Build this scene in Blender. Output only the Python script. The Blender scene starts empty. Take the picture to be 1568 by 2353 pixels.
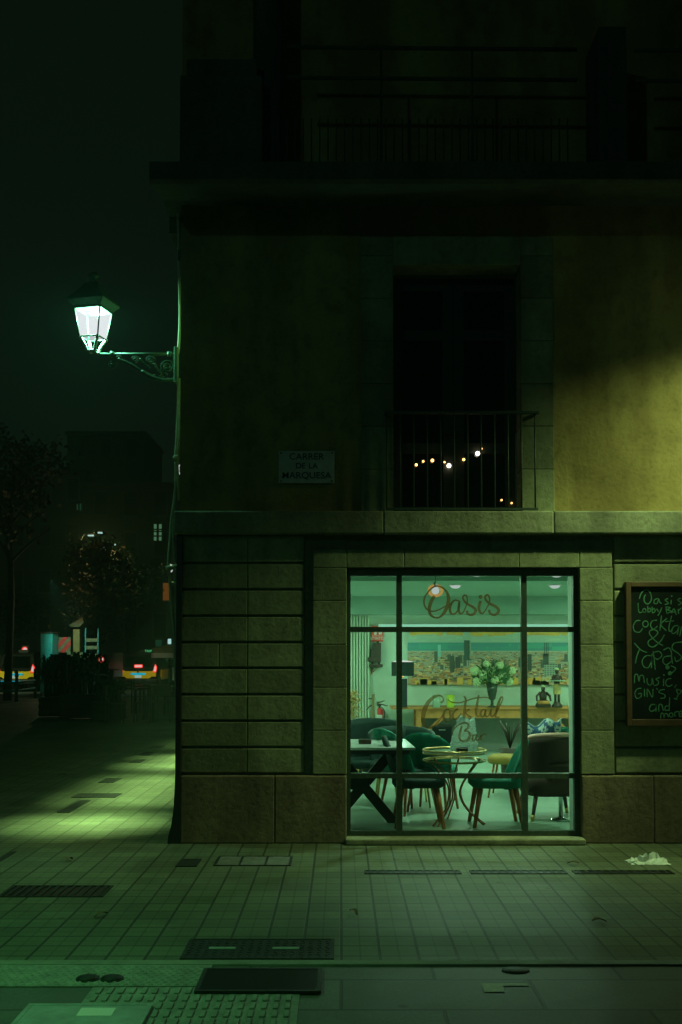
import bpy, bmesh, math, random
from mathutils import Vector, Matrix, Euler
R = math.radians
rnd = random.Random(7)
sc = bpy.context.scene
COL = sc.collection
PI = math.pi

# ------------------------------------------------------------------ camera
F = 2565.0; TH = R(2.2); HC = 1.553
cam = bpy.data.cameras.new("camera"); camo = bpy.data.objects.new("camera", cam); COL.objects.link(camo)
cam.sensor_fit = 'VERTICAL'; cam.sensor_height = 36; cam.lens = 36 * F / 2353
SH = 325.5 / F - math.tan(TH)
cam.shift_y = SH * F / 2353
cam.clip_start = .05; cam.clip_end = 2000
camo.location = (0, 0, HC); camo.rotation_euler = (R(90) + TH, 0, 0)
sc.camera = camo
sc.render.resolution_x = 682; sc.render.resolution_y = 1024

def ray(x, y):
    a = (x - 784) / F; b = (1176.5 - y) / F + SH
    return Vector((a, math.cos(TH) - b * math.sin(TH), math.sin(TH) + b * math.cos(TH)))
def P(x, y, Y):                     # point seen at (x, y) of the 1568 px wide photograph, at distance Y
    d = ray(x, y); t = Y / d.y
    return Vector((d.x * t, Y, HC + d.z * t))
def G(x, y, z=0.0):                 # the same on the ground
    d = ray(x, y); t = (z - HC) / d.z
    return Vector((d.x * t, d.y * t, z))
YF = 9.2
def fx(x, Y=YF, y=1502): return P(x, y, Y).x
def fz(y, Y=YF): return P(784, y, Y).z

# ------------------------------------------------------------------ materials
def mat(name, col, rough=.7, metal=0., noise=0., nscale=8., bump=0., bscale=60., spec=.5, emit=None, estr=0., col2=None):
    m = bpy.data.materials.new(name); m.use_nodes = True
    nt = m.node_tree; N = nt.nodes; L = nt.links; b = N["Principled BSDF"]
    b.inputs["Roughness"].default_value = rough; b.inputs["Metallic"].default_value = metal
    b.inputs["Specular IOR Level"].default_value = spec
    c = (*col, 1)
    tc = N.new("ShaderNodeTexCoord")
    if noise or col2:
        nz = N.new("ShaderNodeTexNoise"); nz.inputs["Scale"].default_value = nscale; nz.inputs["Detail"].default_value = 6
        nz.inputs["Roughness"].default_value = .65
        L.new(tc.outputs["Object"], nz.inputs["Vector"])
        rp = N.new("ShaderNodeValToRGB"); rp.color_ramp.elements[0].position = .3; rp.color_ramp.elements[1].position = .7
        c2 = col2 if col2 else [v * (1 - noise) for v in col]
        rp.color_ramp.elements[0].color = (*c2, 1)
        rp.color_ramp.elements[1].color = (*[min(1, v * (1 + noise * .6)) for v in col], 1)
        L.new(nz.outputs["Fac"], rp.inputs["Fac"]); L.new(rp.outputs["Color"], b.inputs["Base Color"])
    else:
        b.inputs["Base Color"].default_value = c
    if bump:
        n2 = N.new("ShaderNodeTexNoise"); n2.inputs["Scale"].default_value = bscale; n2.inputs["Detail"].default_value = 5
        L.new(tc.outputs["Object"], n2.inputs["Vector"])
        bp = N.new("ShaderNodeBump"); bp.inputs["Strength"].default_value = bump; bp.inputs["Distance"].default_value = .02
        L.new(n2.outputs["Fac"], bp.inputs["Height"]); L.new(bp.outputs["Normal"], b.inputs["Normal"])
    if emit:
        b.inputs["Emission Color"].default_value = (*emit, 1); b.inputs["Emission Strength"].default_value = estr
    return m

def stone_mat(name, col, dark):
    m = mat(name, col, .85, noise=.35, nscale=2.2)
    nt = m.node_tree; N = nt.nodes; L = nt.links; b = N["Principled BSDF"]
    base = b.inputs["Base Color"].links[0].from_socket
    tc = N["Texture Coordinate"]
    v = N.new("ShaderNodeTexNoise"); v.inputs["Scale"].default_value = 28; v.inputs["Detail"].default_value = 8
    L.new(tc.outputs["Object"], v.inputs["Vector"])
    rp = N.new("ShaderNodeValToRGB"); rp.color_ramp.elements[0].position = .32; rp.color_ramp.elements[1].position = .52
    rp.color_ramp.elements[0].color = (*dark, 1); rp.color_ramp.elements[1].color = (1, 1, 1, 1)
    L.new(v.outputs["Fac"], rp.inputs["Fac"])
    mx = N.new("ShaderNodeMix"); mx.data_type = 'RGBA'; mx.blend_type = 'MULTIPLY'; mx.inputs["Factor"].default_value = .5
    L.new(base, mx.inputs["A"]); L.new(rp.outputs["Color"], mx.inputs["B"]); gi = N.new("ShaderNodeNewGeometry"); rr = N.new("ShaderNodeValToRGB")
    rr.color_ramp.elements[0].color = (.74, .72, .68, 1); rr.color_ramp.elements[1].color = (1.12, 1.1, 1.06, 1); L.new(gi.outputs["Random Per Island"], rr.inputs["Fac"])
    ms = N.new("ShaderNodeMix"); ms.data_type = 'RGBA'; ms.blend_type = 'MULTIPLY'; ms.inputs["Factor"].default_value = 1
    L.new(mx.outputs["Result"], ms.inputs["A"]); L.new(rr.outputs["Color"], ms.inputs["B"])
    mp = N.new("ShaderNodeMapping"); mp.inputs["Scale"].default_value = (5, 5, .5); L.new(tc.outputs["Object"], mp.inputs["Vector"])
    ns = N.new("ShaderNodeTexNoise"); ns.inputs["Scale"].default_value = 1; ns.inputs["Detail"].default_value = 6; L.new(mp.outputs["Vector"], ns.inputs["Vector"])
    rs = N.new("ShaderNodeValToRGB"); rs.color_ramp.elements[0].position = .36; rs.color_ramp.elements[1].position = .58
    rs.color_ramp.elements[0].color = (.62, .6, .56, 1); rs.color_ramp.elements[1].color = (1, 1, 1, 1); L.new(ns.outputs["Fac"], rs.inputs["Fac"])
    mz = N.new("ShaderNodeMix"); mz.data_type = 'RGBA'; mz.blend_type = 'MULTIPLY'; mz.inputs["Factor"].default_value = .7
    L.new(ms.outputs["Result"], mz.inputs["A"]); L.new(rs.outputs["Color"], mz.inputs["B"]); L.new(mz.outputs["Result"], b.inputs["Base Color"])
    b1 = N.new("ShaderNodeTexNoise"); b1.inputs["Scale"].default_value = 14; b1.inputs["Detail"].default_value = 9; b1.inputs["Roughness"].default_value = .7
    L.new(tc.outputs["Object"], b1.inputs["Vector"])
    bp = N.new("ShaderNodeBump"); bp.inputs["Strength"].default_value = .5; bp.inputs["Distance"].default_value = .02
    L.new(b1.outputs["Fac"], bp.inputs["Height"]); L.new(bp.outputs["Normal"], b.inputs["Normal"])
    return m

def tile_mat(name, col, size, joint=.35, offset=0., half=False):
    m = bpy.data.materials.new(name); m.use_nodes = True
    nt = m.node_tree; N = nt.nodes; L = nt.links; b = N["Principled BSDF"]
    tc = N.new("ShaderNodeTexCoord")
    def brick(w, mort, sm):
        br = N.new("ShaderNodeTexBrick"); br.offset = offset; br.squash = 1
        br.inputs["Scale"].default_value = 1; br.inputs["Brick Width"].default_value = w; br.inputs["Row Height"].default_value = w if not isinstance(size, tuple) else size[1]
        br.inputs["Mortar Size"].default_value = mort; br.inputs["Mortar Smooth"].default_value = sm; br.inputs["Bias"].default_value = 0
        br.inputs["Color1"].default_value = (*[v * .82 for v in col], 1); br.inputs["Color2"].default_value = (*[v * 1.18 for v in col], 1)
        br.inputs["Mortar"].default_value = (*[v * joint for v in col], 1)
        L.new(tc.outputs["Object"], br.inputs["Vector"]); return br
    w = size[0] if isinstance(size, tuple) else size
    br = brick(w, .009, .3)
    last = br.outputs["Color"]; hgt = br.outputs["Fac"]
    if half:
        b2 = brick(w / 2, .006, .5)
        b2.inputs["Color1"].default_value = b2.inputs["Color2"].default_value = (1, 1, 1, 1); b2.inputs["Mortar"].default_value = (.60, .60, .60, 1)
        b2.inputs["Row Height"].default_value = w / 2
        mx = N.new("ShaderNodeMix"); mx.data_type = 'RGBA'; mx.blend_type = 'MULTIPLY'; mx.inputs["Factor"].default_value = 1
        L.new(last, mx.inputs["A"]); L.new(b2.outputs["Color"], mx.inputs["B"]); last = mx.outputs["Result"]
    nz = N.new("ShaderNodeTexNoise"); nz.inputs["Scale"].default_value = 1.3; nz.inputs["Detail"].default_value = 8; nz.inputs["Roughness"].default_value = .7
    L.new(tc.outputs["Object"], nz.inputs["Vector"])
    rp = N.new("ShaderNodeValToRGB"); rp.color_ramp.elements[0].position = .3; rp.color_ramp.elements[1].position = .65
    rp.color_ramp.elements[0].color = (.55, .55, .52, 1); rp.color_ramp.elements[1].color = (1.1, 1.1, 1.1, 1)
    L.new(nz.outputs["Fac"], rp.inputs["Fac"])
    m2 = N.new("ShaderNodeMix"); m2.data_type = 'RGBA'; m2.blend_type = 'MULTIPLY'; m2.inputs["Factor"].default_value = .85
    L.new(last, m2.inputs["A"]); L.new(rp.outputs["Color"], m2.inputs["B"]); last = m2.outputs["Result"]
    vo = N.new("ShaderNodeTexVoronoi"); vo.inputs["Scale"].default_value = 3.1; L.new(tc.outputs["Object"], vo.inputs["Vector"])
    rv = N.new("ShaderNodeValToRGB"); rv.color_ramp.elements[0].position = .055; rv.color_ramp.elements[1].position = .085
    rv.color_ramp.elements[0].color = (.45, .45, .45, 1); rv.color_ramp.elements[1].color = (1, 1, 1, 1); L.new(vo.outputs["Distance"], rv.inputs["Fac"])
    m4 = N.new("ShaderNodeMix"); m4.data_type = 'RGBA'; m4.blend_type = 'MULTIPLY'; m4.inputs["Factor"].default_value = .8
    L.new(last, m4.inputs["A"]); L.new(rv.outputs["Color"], m4.inputs["B"]); last = m4.outputs["Result"]
    nb = N.new("ShaderNodeTexNoise"); nb.inputs["Scale"].default_value = .35; nb.inputs["Detail"].default_value = 5; L.new(tc.outputs["Object"], nb.inputs["Vector"])
    rb = N.new("ShaderNodeValToRGB"); rb.color_ramp.elements[0].position = .35; rb.color_ramp.elements[1].position = .62
    rb.color_ramp.elements[0].color = (.55, .53, .5, 1); rb.color_ramp.elements[1].color = (1.05, 1.05, 1.05, 1); L.new(nb.outputs["Fac"], rb.inputs["Fac"])
    m5 = N.new("ShaderNodeMix"); m5.data_type = 'RGBA'; m5.blend_type = 'MULTIPLY'; m5.inputs["Factor"].default_value = .7
    L.new(last, m5.inputs["A"]); L.new(rb.outputs["Color"], m5.inputs["B"]); last = m5.outputs["Result"]
    n3 = N.new("ShaderNodeTexNoise"); n3.inputs["Scale"].default_value = 90; n3.inputs["Detail"].default_value = 4
    L.new(tc.outputs["Object"], n3.inputs["Vector"])
    m3 = N.new("ShaderNodeMix"); m3.data_type = 'RGBA'; m3.blend_type = 'OVERLAY'; m3.inputs["Factor"].default_value = .45
    L.new(last, m3.inputs["A"]); L.new(n3.outputs["Fac"], m3.inputs["B"])
    L.new(m3.outputs["Result"], b.inputs["Base Color"])
    b.inputs["Roughness"].default_value = .6
    bp = N.new("ShaderNodeBump"); bp.inputs["Strength"].default_value = .5; bp.inputs["Distance"].default_value = .006; bp.invert = True
    L.new(hgt, bp.inputs["Height"])
    bq = N.new("ShaderNodeBump"); bq.inputs["Strength"].default_value = .35; bq.inputs["Distance"].default_value = .01
    L.new(nz.outputs["Fac"], bq.inputs["Height"]); L.new(bp.outputs["Normal"], bq.inputs["Normal"])
    L.new(bq.outputs["Normal"], b.inputs["Normal"])
    return m

def emis(name, col, s):
    m = bpy.data.materials.new(name); m.use_nodes = True
    nt = m.node_tree; nt.nodes.clear()
    e = nt.nodes.new("ShaderNodeEmission"); o = nt.nodes.new("ShaderNodeOutputMaterial")
    e.inputs[0].default_value = (*col, 1); e.inputs[1].default_value = s
    nt.links.new(e.outputs[0], o.inputs[0]); return m

def glass_mat(name, tint=(.9, .97, .93), refl=1.):
    m = bpy.data.materials.new(name); m.use_nodes = True
    nt = m.node_tree; nt.nodes.clear(); N = nt.nodes; L = nt.links
    t = N.new("ShaderNodeBsdfTransparent"); t.inputs[0].default_value = (*tint, 1)
    g = N.new("ShaderNodeBsdfGlossy"); g.inputs["Roughness"].default_value = .02; g.inputs[0].default_value = (refl, refl, refl, 1)
    fr = N.new("ShaderNodeFresnel"); fr.inputs[0].default_value = 1.45
    mx = N.new("ShaderNodeMixShader"); o = N.new("ShaderNodeOutputMaterial")
    L.new(fr.outputs[0], mx.inputs[0]); L.new(t.outputs[0], mx.inputs[1]); L.new(g.outputs[0], mx.inputs[2]); L.new(mx.outputs[0], o.inputs[0])
    return m

def lantern_glass(name, col, s):    # frosted lit pane: half lets the lamp through, half glows
    m = bpy.data.materials.new(name); m.use_nodes = True
    nt = m.node_tree; nt.nodes.clear(); N = nt.nodes; L = nt.links
    t = N.new("ShaderNodeBsdfTransparent"); e = N.new("ShaderNodeEmission")
    e.inputs[0].default_value = (*col, 1); e.inputs[1].default_value = s
    mx = N.new("ShaderNodeMixShader"); mx.inputs[0].default_value = .5; o = N.new("ShaderNodeOutputMaterial")
    L.new(t.outputs[0], mx.inputs[1]); L.new(e.outputs[0], mx.inputs[2]); L.new(mx.outputs[0], o.inputs[0])
    return m

def vinyl_mat(name, fac=.5, tint=(.30, .20, .10)):                # thin translucent sticker
    m = bpy.data.materials.new(name); m.use_nodes = True
    nt = m.node_tree; nt.nodes.clear(); N = nt.nodes; L = nt.links
    t = N.new("ShaderNodeBsdfTransparent"); t.inputs[0].default_value = (*tint, 1)
    d = N.new("ShaderNodeBsdfDiffuse"); d.inputs[0].default_value = (.10, .065, .03, 1)
    tr = N.new("ShaderNodeBsdfTranslucent"); tr.inputs[0].default_value = (.17, .10, .045, 1)
    a = N.new("ShaderNodeAddShader"); L.new(d.outputs[0], a.inputs[0]); L.new(tr.outputs[0], a.inputs[1])
    mx = N.new("ShaderNodeMixShader"); mx.inputs[0].default_value = fac; o = N.new("ShaderNodeOutputMaterial")
    L.new(t.outputs[0], mx.inputs[1]); L.new(a.outputs[0], mx.inputs[2]); L.new(mx.outputs[0], o.inputs[0])
    return m

def bag_mat(name):
    m = bpy.data.materials.new(name); m.use_nodes = True
    nt = m.node_tree; nt.nodes.clear(); N = nt.nodes; L = nt.links
    d = N.new("ShaderNodeBsdfDiffuse"); d.inputs[0].default_value = (.86, .92, .90, 1)
    tr = N.new("ShaderNodeBsdfTranslucent"); tr.inputs[0].default_value = (.92, .97, .95, 1)
    mx = N.new("ShaderNodeMixShader"); mx.inputs[0].default_value = .65; o = N.new("ShaderNodeOutputMaterial")
    L.new(d.outputs[0], mx.inputs[1]); L.new(tr.outputs[0], mx.inputs[2]); L.new(mx.outputs[0], o.inputs[0])
    return m

def attr_mat(name, rough=.6):
    m = bpy.data.materials.new(name); m.use_nodes = True
    nt = m.node_tree; b = nt.nodes["Principled BSDF"]; a = nt.nodes.new("ShaderNodeAttribute"); a.attribute_name = "Col"
    nt.links.new(a.outputs["Color"], b.inputs["Base Color"]); b.inputs["Roughness"].default_value = rough
    return m

def stucco_mat(name):
    m = mat(name, (.40, .315, .11), .9, noise=.3, nscale=1.3, bump=.3, bscale=30, col2=(.24, .18, .06))
    nt = m.node_tree; N = nt.nodes; L = nt.links; b = N["Principled BSDF"]; base = b.inputs["Base Color"].links[0].from_socket
    tc = N["Texture Coordinate"]; last = base
    for sc3, lo, hi, dark, f in (((3., 3., .35), .40, .62, (.6, .56, .5), .75), ((9., 9., 7.), .30, .48, (.62, .6, .55), .6), ((30., 30., 30.), .3, .5, (.75, .72, .7), .6)):
        mp = N.new("ShaderNodeMapping"); mp.inputs["Scale"].default_value = sc3; L.new(tc.outputs["Object"], mp.inputs["Vector"])
        nz = N.new("ShaderNodeTexNoise"); nz.inputs["Scale"].default_value = 1; nz.inputs["Detail"].default_value = 7; L.new(mp.outputs["Vector"], nz.inputs["Vector"])
        rp = N.new("ShaderNodeValToRGB"); rp.color_ramp.elements[0].position = lo; rp.color_ramp.elements[1].position = hi
        rp.color_ramp.elements[0].color = (*dark, 1); rp.color_ramp.elements[1].color = (1, 1, 1, 1); L.new(nz.outputs["Fac"], rp.inputs["Fac"])
        mx = N.new("ShaderNodeMix"); mx.data_type = 'RGBA'; mx.blend_type = 'MULTIPLY'; mx.inputs["Factor"].default_value = f
        L.new(last, mx.inputs["A"]); L.new(rp.outputs["Color"], mx.inputs["B"]); last = mx.outputs["Result"]
    L.new(last, b.inputs["Base Color"]); return m
M = dict(
    stucco=stucco_mat("ochre_stucco"),
    laniron=mat("green_lantern_iron", (.13, .22, .16), .45, .1, noise=.35, nscale=30),
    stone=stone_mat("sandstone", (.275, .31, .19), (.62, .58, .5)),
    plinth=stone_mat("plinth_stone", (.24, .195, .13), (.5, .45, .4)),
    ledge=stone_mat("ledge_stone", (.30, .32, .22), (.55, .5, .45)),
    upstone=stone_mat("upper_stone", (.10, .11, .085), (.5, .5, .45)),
    black=mat("black_metal", (.025, .03, .026), .45, .3, noise=.3, nscale=20),
    iron=mat("painted_iron", (.05, .08, .06), .5, .2, noise=.4, nscale=30),
    shutter=mat("dark_shutter", (.028, .035, .025), .6, noise=.4, nscale=12),
    glass=glass_mat("window_glass", (.86, .96, .9)),
    dglass=glass_mat("dark_window_glass", (.25, .3, .27)),
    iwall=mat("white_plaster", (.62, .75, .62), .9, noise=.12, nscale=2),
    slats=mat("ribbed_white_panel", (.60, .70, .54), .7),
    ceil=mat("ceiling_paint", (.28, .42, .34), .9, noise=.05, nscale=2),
    floor=mat("polished_floor", (.38, .53, .43), .3, noise=.25, nscale=1.5),
    vinyl=vinyl_mat("brown_vinyl"), fadedvinyl=vinyl_mat("faded_brown_vinyl", .42, (.52, .42, .28)),
    plaque=mat("marble_plaque", (.46, .47, .43), .5, noise=.25, nscale=14),
    plaqueink=mat("plaque_ink", (.015, .02, .03), .6),
    wood=mat("pale_wood", (.62, .26, .06), .55, noise=.35, nscale=9),
    frame=mat("chalkboard_frame", (.085, .045, .02), .6, noise=.35, nscale=14),
    board=mat("chalkboard", (.008, .014, .012), .8, noise=.5, nscale=5, spec=.08),
    chalk=mat("green_chalk", (.075, .25, .15), .9, noise=.6, nscale=45),
    velvet=mat("green_velvet", (.004, .20, .13), .75, noise=.25, nscale=14),
    dvelvet=mat("dark_green_velvet", (.004, .035, .026), .7, noise=.3, nscale=14),
    brown=mat("brown_fabric", (.055, .028, .018), .85, noise=.25, nscale=30),
    pink=mat("pale_pink_piping", (.95, .52, .42), .7),
    mustard=mat("mustard_fabric", (.42, .27, .05), .8, noise=.2, nscale=20),
    gold=mat("brass", (.65, .42, .14), .3, .9, noise=.2, nscale=30),
    copper=mat("copper_leg", (.55, .17, .05), .4, .4, noise=.2, nscale=30),
    legwood=mat("dark_leg_wood", (.05, .026, .012), .5, noise=.3, nscale=20),
    marble=mat("white_marble", (.74, .76, .74), .25, noise=.12, nscale=5),
    tgreen=mat("table_glass_green", (.30, .42, .30), .2, noise=.1, nscale=5),
    chrome=mat("chrome", (.6, .62, .6), .12, 1.),
    shade=mat("black_lampshade", (.012, .03, .026), .8, noise=.3, nscale=60),
    red=mat("red_paint", (.72, .03, .022), .45, noise=.15, nscale=20),
    signred=mat("sign_red", (.92, .09, .045), .5),
    white=mat("white_paint", (.78, .8, .76), .5),
    bagpaper=bag_mat('white_bag_paper'), paper=mat("white_paper", (.72, .78, .74), .85, noise=.1, nscale=12, bump=.3, bscale=20),
    leaf=mat("leaf", (.025, .07, .02), .6, noise=.5, nscale=6),
    leafdry=mat("leaf_amber", (.16, .10, .025), .6, noise=.5, nscale=6),
    bouquet=mat("bouquet_leaf", (.07, .19, .05), .6, noise=.5, nscale=9), taxibody=mat("taxi_body_black", (.006, .007, .006), .6, spec=.05), petal=mat("pale_petals", (.52, .62, .33), .8, noise=.2, nscale=40),
    dvase=mat("dark_glass_vase", (.03, .045, .025), .12, noise=.2, nscale=20),
    limegl=mat("lime_candle_glass", (.42, .52, .04), .25),
    carved=mat("carved_wood", (.055, .032, .017), .55, noise=.5, nscale=60),
    pampas=mat("dried_pampas", (.60, .42, .16), .9, noise=.3, nscale=30),
    cable=mat("pale_cable", (.46, .46, .3), .6, noise=.3, nscale=12),
    cast=mat("cast_iron", (.026, .032, .028), .6, .3, noise=.5, nscale=30, bump=.4, bscale=80),
    lidstone=mat("concrete_lid", (.15, .16, .14), .7, noise=.35, nscale=12, bump=.3),
    plate=mat("steel_plate", (.34, .42, .38), .45, .2, noise=.3, nscale=9, bump=.2),
    kerb=mat("granite_kerb", (.25, .28, .23), .8, noise=.35, nscale=5, bump=.3),
    granite=tile_mat("granite_slab", (.14, .15, .14), (.9, .45), joint=.35, offset=.5),
    tactile=mat("tactile_bar", (.26, .3, .26), .7, noise=.4, nscale=10, bump=.3),
    asphalt=mat("asphalt", (.05, .052, .05), .75, noise=.35, nscale=3, bump=.4, bscale=150),
    paving=tile_mat("street_tile", (.155, .19, .115), .2, joint=.42, half=True),
    mark=mat("road_paint", (.55, .56, .46), .7, noise=.4, nscale=14),
    taxiyel=mat("taxi_yellow", (.72, .47, .015), .3, noise=.06, nscale=4),
    taxiblk=mat("taxi_black", (.008, .009, .008), .4, spec=.25),
    rubber=mat("rubber", (.012, .012, .012), .85),
    teal=mat("teal_sheet", (.04, .32, .30), .6, noise=.3, nscale=6),
    tan=mat("tan_panel", (.20, .15, .07), .7, noise=.3, nscale=6),
    orange=mat("orange_paint", (.30, .16, .035), .5, noise=.2, nscale=6),
    farwall=mat("far_building_wall", (.05, .05, .045), .9, noise=.4, nscale=.6),
    bark=mat("bark", (.06, .05, .035), .9, noise=.4, nscale=8, bump=.5),
    darkwood=mat("dark_terrace_wood", (.06, .04, .025), .5, noise=.4, nscale=10),
    amber=emis("amber_window", (1., .36, .06), .10),
    winlit=emis("lit_window", (.30, .75, .38), .22),
    windim=emis("dim_window", (.10, .5, .25), .06),
    lampwhite=emis("lamp_white", (.78, .84, .82), .62),
    coolspot=emis("cool_lamp", (.55, .95, .9), .8),
    door_glint=emis("reflection_glow", (1., .55, .16), 4.), door_glint_white=emis("reflection_glow_bright", (1., .85, .65), 7.), warmspot=emis("warm_lamp", (1., .62, .2), .8),  # balcony door glows here imitate reflected lights
    tail=emis("tail_light", (1., .05, .03), 1.2),
    tailcore=emis("tail_core", (.9, .72, .70), .75),
    bluelit=emis("blue_plate_light", (.0, .38, .55), .95),
    numplate=emis("lit_number_plate", (.55, .8, .66), .5),
    taxigreen=emis("taxi_sign_green", (.12, .9, .3), .7),
    shadelit=emis("lampshade_inside", (.95, .95, .9), .85),
    lan=lantern_glass("lit_lantern_glass", (.92, .98, 1.), 1.1),
    side=emis("lit_side_window", (.46, .98, .36), .7),
)

# ------------------------------------------------------------------ mesh builder
class MB:
    def __init__(s): s.bm = bmesh.new(); s.col = None
    def box(s, x0, x1, y0, y1, z0, z1, bev=0, rot=None, at=None):
        vs = [s.bm.verts.new(v) for v in ((x0,y0,z0),(x1,y0,z0),(x1,y1,z0),(x0,y1,z0),(x0,y0,z1),(x1,y0,z1),(x1,y1,z1),(x0,y1,z1))]
        fs = [s.bm.faces.new([vs[i] for i in f]) for f in ((3,2,1,0),(4,5,6,7),(0,1,5,4),(1,2,6,5),(2,3,7,6),(3,0,4,7))]
        if rot is not None:
            c = Vector(at) if at else Vector(((x0+x1)/2,(y0+y1)/2,(z0+z1)/2))
            bmesh.ops.rotate(s.bm, verts=vs, cent=c, matrix=rot)
        if bev:
            es = list({e for f in fs for e in f.edges})
            bmesh.ops.bevel(s.bm, geom=es, offset=bev, segments=2, affect='EDGES', profile=.5)
        return s
    def quad(s, *pts):
        f = s.bm.faces.new([s.bm.verts.new(p) for p in pts]); return f
    def tube(s, pts, r, n=8, closed=False, flat=1.0):
        pts = [Vector(p) for p in pts]; k = len(pts)
        rr = r if isinstance(r, (list, tuple)) else [r] * k
        rings = []; up = None
        for i, p in enumerate(pts):
            if closed: t = pts[(i+1) % k] - pts[i-1]
            else: t = pts[min(i+1, k-1)] - pts[max(i-1, 0)]
            if t.length < 1e-9: t = Vector((0,0,1))
            t.normalize()
            if up is None:
                up = Vector((0,0,1)) if abs(t.z) < .9 else Vector((1,0,0))
            u = up - t * up.dot(t)
            if u.length < 1e-6: u = t.orthogonal()
            u.normalize(); v = t.cross(u); up = u
            rings.append([s.bm.verts.new(p + (u*math.cos(2*PI*j/n) + v*math.sin(2*PI*j/n)*flat) * rr[i]) for j in range(n)])
        for i in range(k if closed else k-1):
            a, b = rings[i], rings[(i+1) % k]
            for j in range(n):
                f = s.bm.faces.new((a[j], a[(j+1)%n], b[(j+1)%n], b[j])); f.smooth = True
        if not closed:
            s.bm.faces.new(rings[0][::-1]); s.bm.faces.new(rings[-1])
        return s
    def lathe(s, prof, c=(0,0,0), n=20, sx=1, sy=1, cap=True):
        rings = []
        for r, z in prof:
            rings.append([s.bm.verts.new((c[0]+sx*r*math.cos(2*PI*j/n), c[1]+sy*r*math.sin(2*PI*j/n), c[2]+z)) for j in range(n)])
        for a, b in zip(rings, rings[1:]):
            for j in range(n):
                f = s.bm.faces.new((a[j], a[(j+1)%n], b[(j+1)%n], b[j])); f.smooth = n > 6
        if cap:
            s.bm.faces.new(rings[0][::-1]); s.bm.faces.new(rings[-1])
        return s
    def ball(s, c, r, sc_=(1,1,1), sub=2, jit=0):
        g = bmesh.ops.create_icosphere(s.bm, subdivisions=sub, radius=r)
        for v in g['verts']:
            k = 1 + (rnd.uniform(-jit, jit) if jit else 0)
            v.co = Vector((v.co.x*sc_[0]*k, v.co.y*sc_[1]*k, v.co.z*sc_[2]*k)) + Vector(c)
        for v in g['verts']:
            for f in v.link_faces: f.smooth = not jit
        return s
    def prism(s, pts, d, axis='y'):     # pts: list of 2-D points (x,z); extruded along y from d[0] to d[1]
        def mk(p, t):
            return (p[0], t, p[1]) if axis == 'y' else ((t, p[0], p[1]) if axis == 'x' else (p[0], p[1], t))
        a = [s.bm.verts.new(mk(p, d[0])) for p in pts]; b = [s.bm.verts.new(mk(p, d[1])) for p in pts]
        n = len(pts)
        s.bm.faces.new(a); s.bm.faces.new(b[::-1])
        for i in range(n): s.bm.faces.new((a[i], b[i], b[(i+1)%n], a[(i+1)%n]))
        return s
    def grid(s, fn, nu, nv, smooth=True, closeu=False):
        vs = [[s.bm.verts.new(fn(i/(nu if closeu else nu-1), j/(nv-1))) for j in range(nv)] for i in range(nu)]
        for i in range(nu if closeu else nu-1):
            for j in range(nv-1):
                f = s.bm.faces.new((vs[i][j], vs[(i+1)%nu][j], vs[(i+1)%nu][j+1], vs[i][j+1])); f.smooth = smooth
        return vs
    def build(s, name, m=None, parent=None, smooth=None, loc=None):
        bmesh.ops.recalc_face_normals(s.bm, faces=s.bm.faces)
        me = bpy.data.meshes.new(name); s.bm.to_mesh(me); s.bm.free()
        if smooth is not None:
            for p in me.polygons: p.use_smooth = smooth
        o = bpy.data.objects.new(name, me); COL.objects.link(o)
        if m is not None: me.materials.append(M[m] if isinstance(m, str) else m)
        if parent is not None: o.parent = parent
        if loc is not None: o.location = loc
        return o

def thing(name, label, cat, loc=(0,0,0), rz=0, group=None):
    o = bpy.data.objects.new(name, None); COL.objects.link(o); o.empty_display_size = .1
    o.location = loc; o.rotation_euler = (0,0,rz); o["label"] = label; o["category"] = cat
    if group: o["group"] = group
    return o
def tag(o, label, cat, group=None):
    o["label"] = label; o["category"] = cat
    if group: o["group"] = group
    return o
def struct(o, kind="structure"): o["kind"] = kind; return o
def dup(root, loc, rz, label=None):
    r = root.copy(); COL.objects.link(r); r.location = loc; r.rotation_euler = (0,0,rz)
    if label: r["label"] = label
    for ch in list(root.children):
        c = ch.copy(); COL.objects.link(c); c.parent = r
        for g in list(ch.children):
            d = g.copy(); COL.objects.link(d); d.parent = c
    return r

def catmull(pts, n=6):
    if len(pts) < 3: return [Vector(p) for p in pts]
    p = [Vector(q) for q in pts]; out = []
    for i in range(len(p)-1):
        a = p[max(i-1,0)]; b = p[i]; c = p[i+1]; d = p[min(i+2,len(p)-1)]
        for k in range(n):
            t = k/n
            out.append(.5*((2*b)+(c-a)*t+(2*a-5*b+4*c-d)*t*t+(3*b-a-3*c+d)*t**3))
    out.append(p[-1]); return out

def stroke(mb, pts, ws, Y, th=.003, tr=None):
    """pen stroke in photo pixels -> a thin raised ribbon on the plane at distance Y"""
    sp = catmull([Vector((*p, 0)) for p in pts], 6)
    k = len(sp); m = len(pts)
    L = []; Rr = []
    for i, q in enumerate(sp):
        t = sp[min(i+1,k-1)] - sp[max(i-1,0)]
        if t.length < 1e-6: t = Vector((1,0,0))
        t.normalize(); nrm = Vector((-t.y, t.x, 0))
        if isinstance(ws, (list, tuple)):
            f = i/(k-1)*(len(ws)-1); a = int(f); b = min(a+1, len(ws)-1); w = ws[a]+(ws[b]-ws[a])*(f-a)
        else: w = ws
        a = q + nrm*w/2; b = q - nrm*w/2
        L.append(P(a.x, a.y, Y)); Rr.append(P(b.x, b.y, Y))
    v = [[mb.bm.verts.new(x) for x in L], [mb.bm.verts.new(x) for x in Rr]]
    for i in range(k-1):
        try: mb.bm.faces.new((v[0][i], v[0][i+1], v[1][i+1], v[1][i]))
        except ValueError: pass
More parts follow.
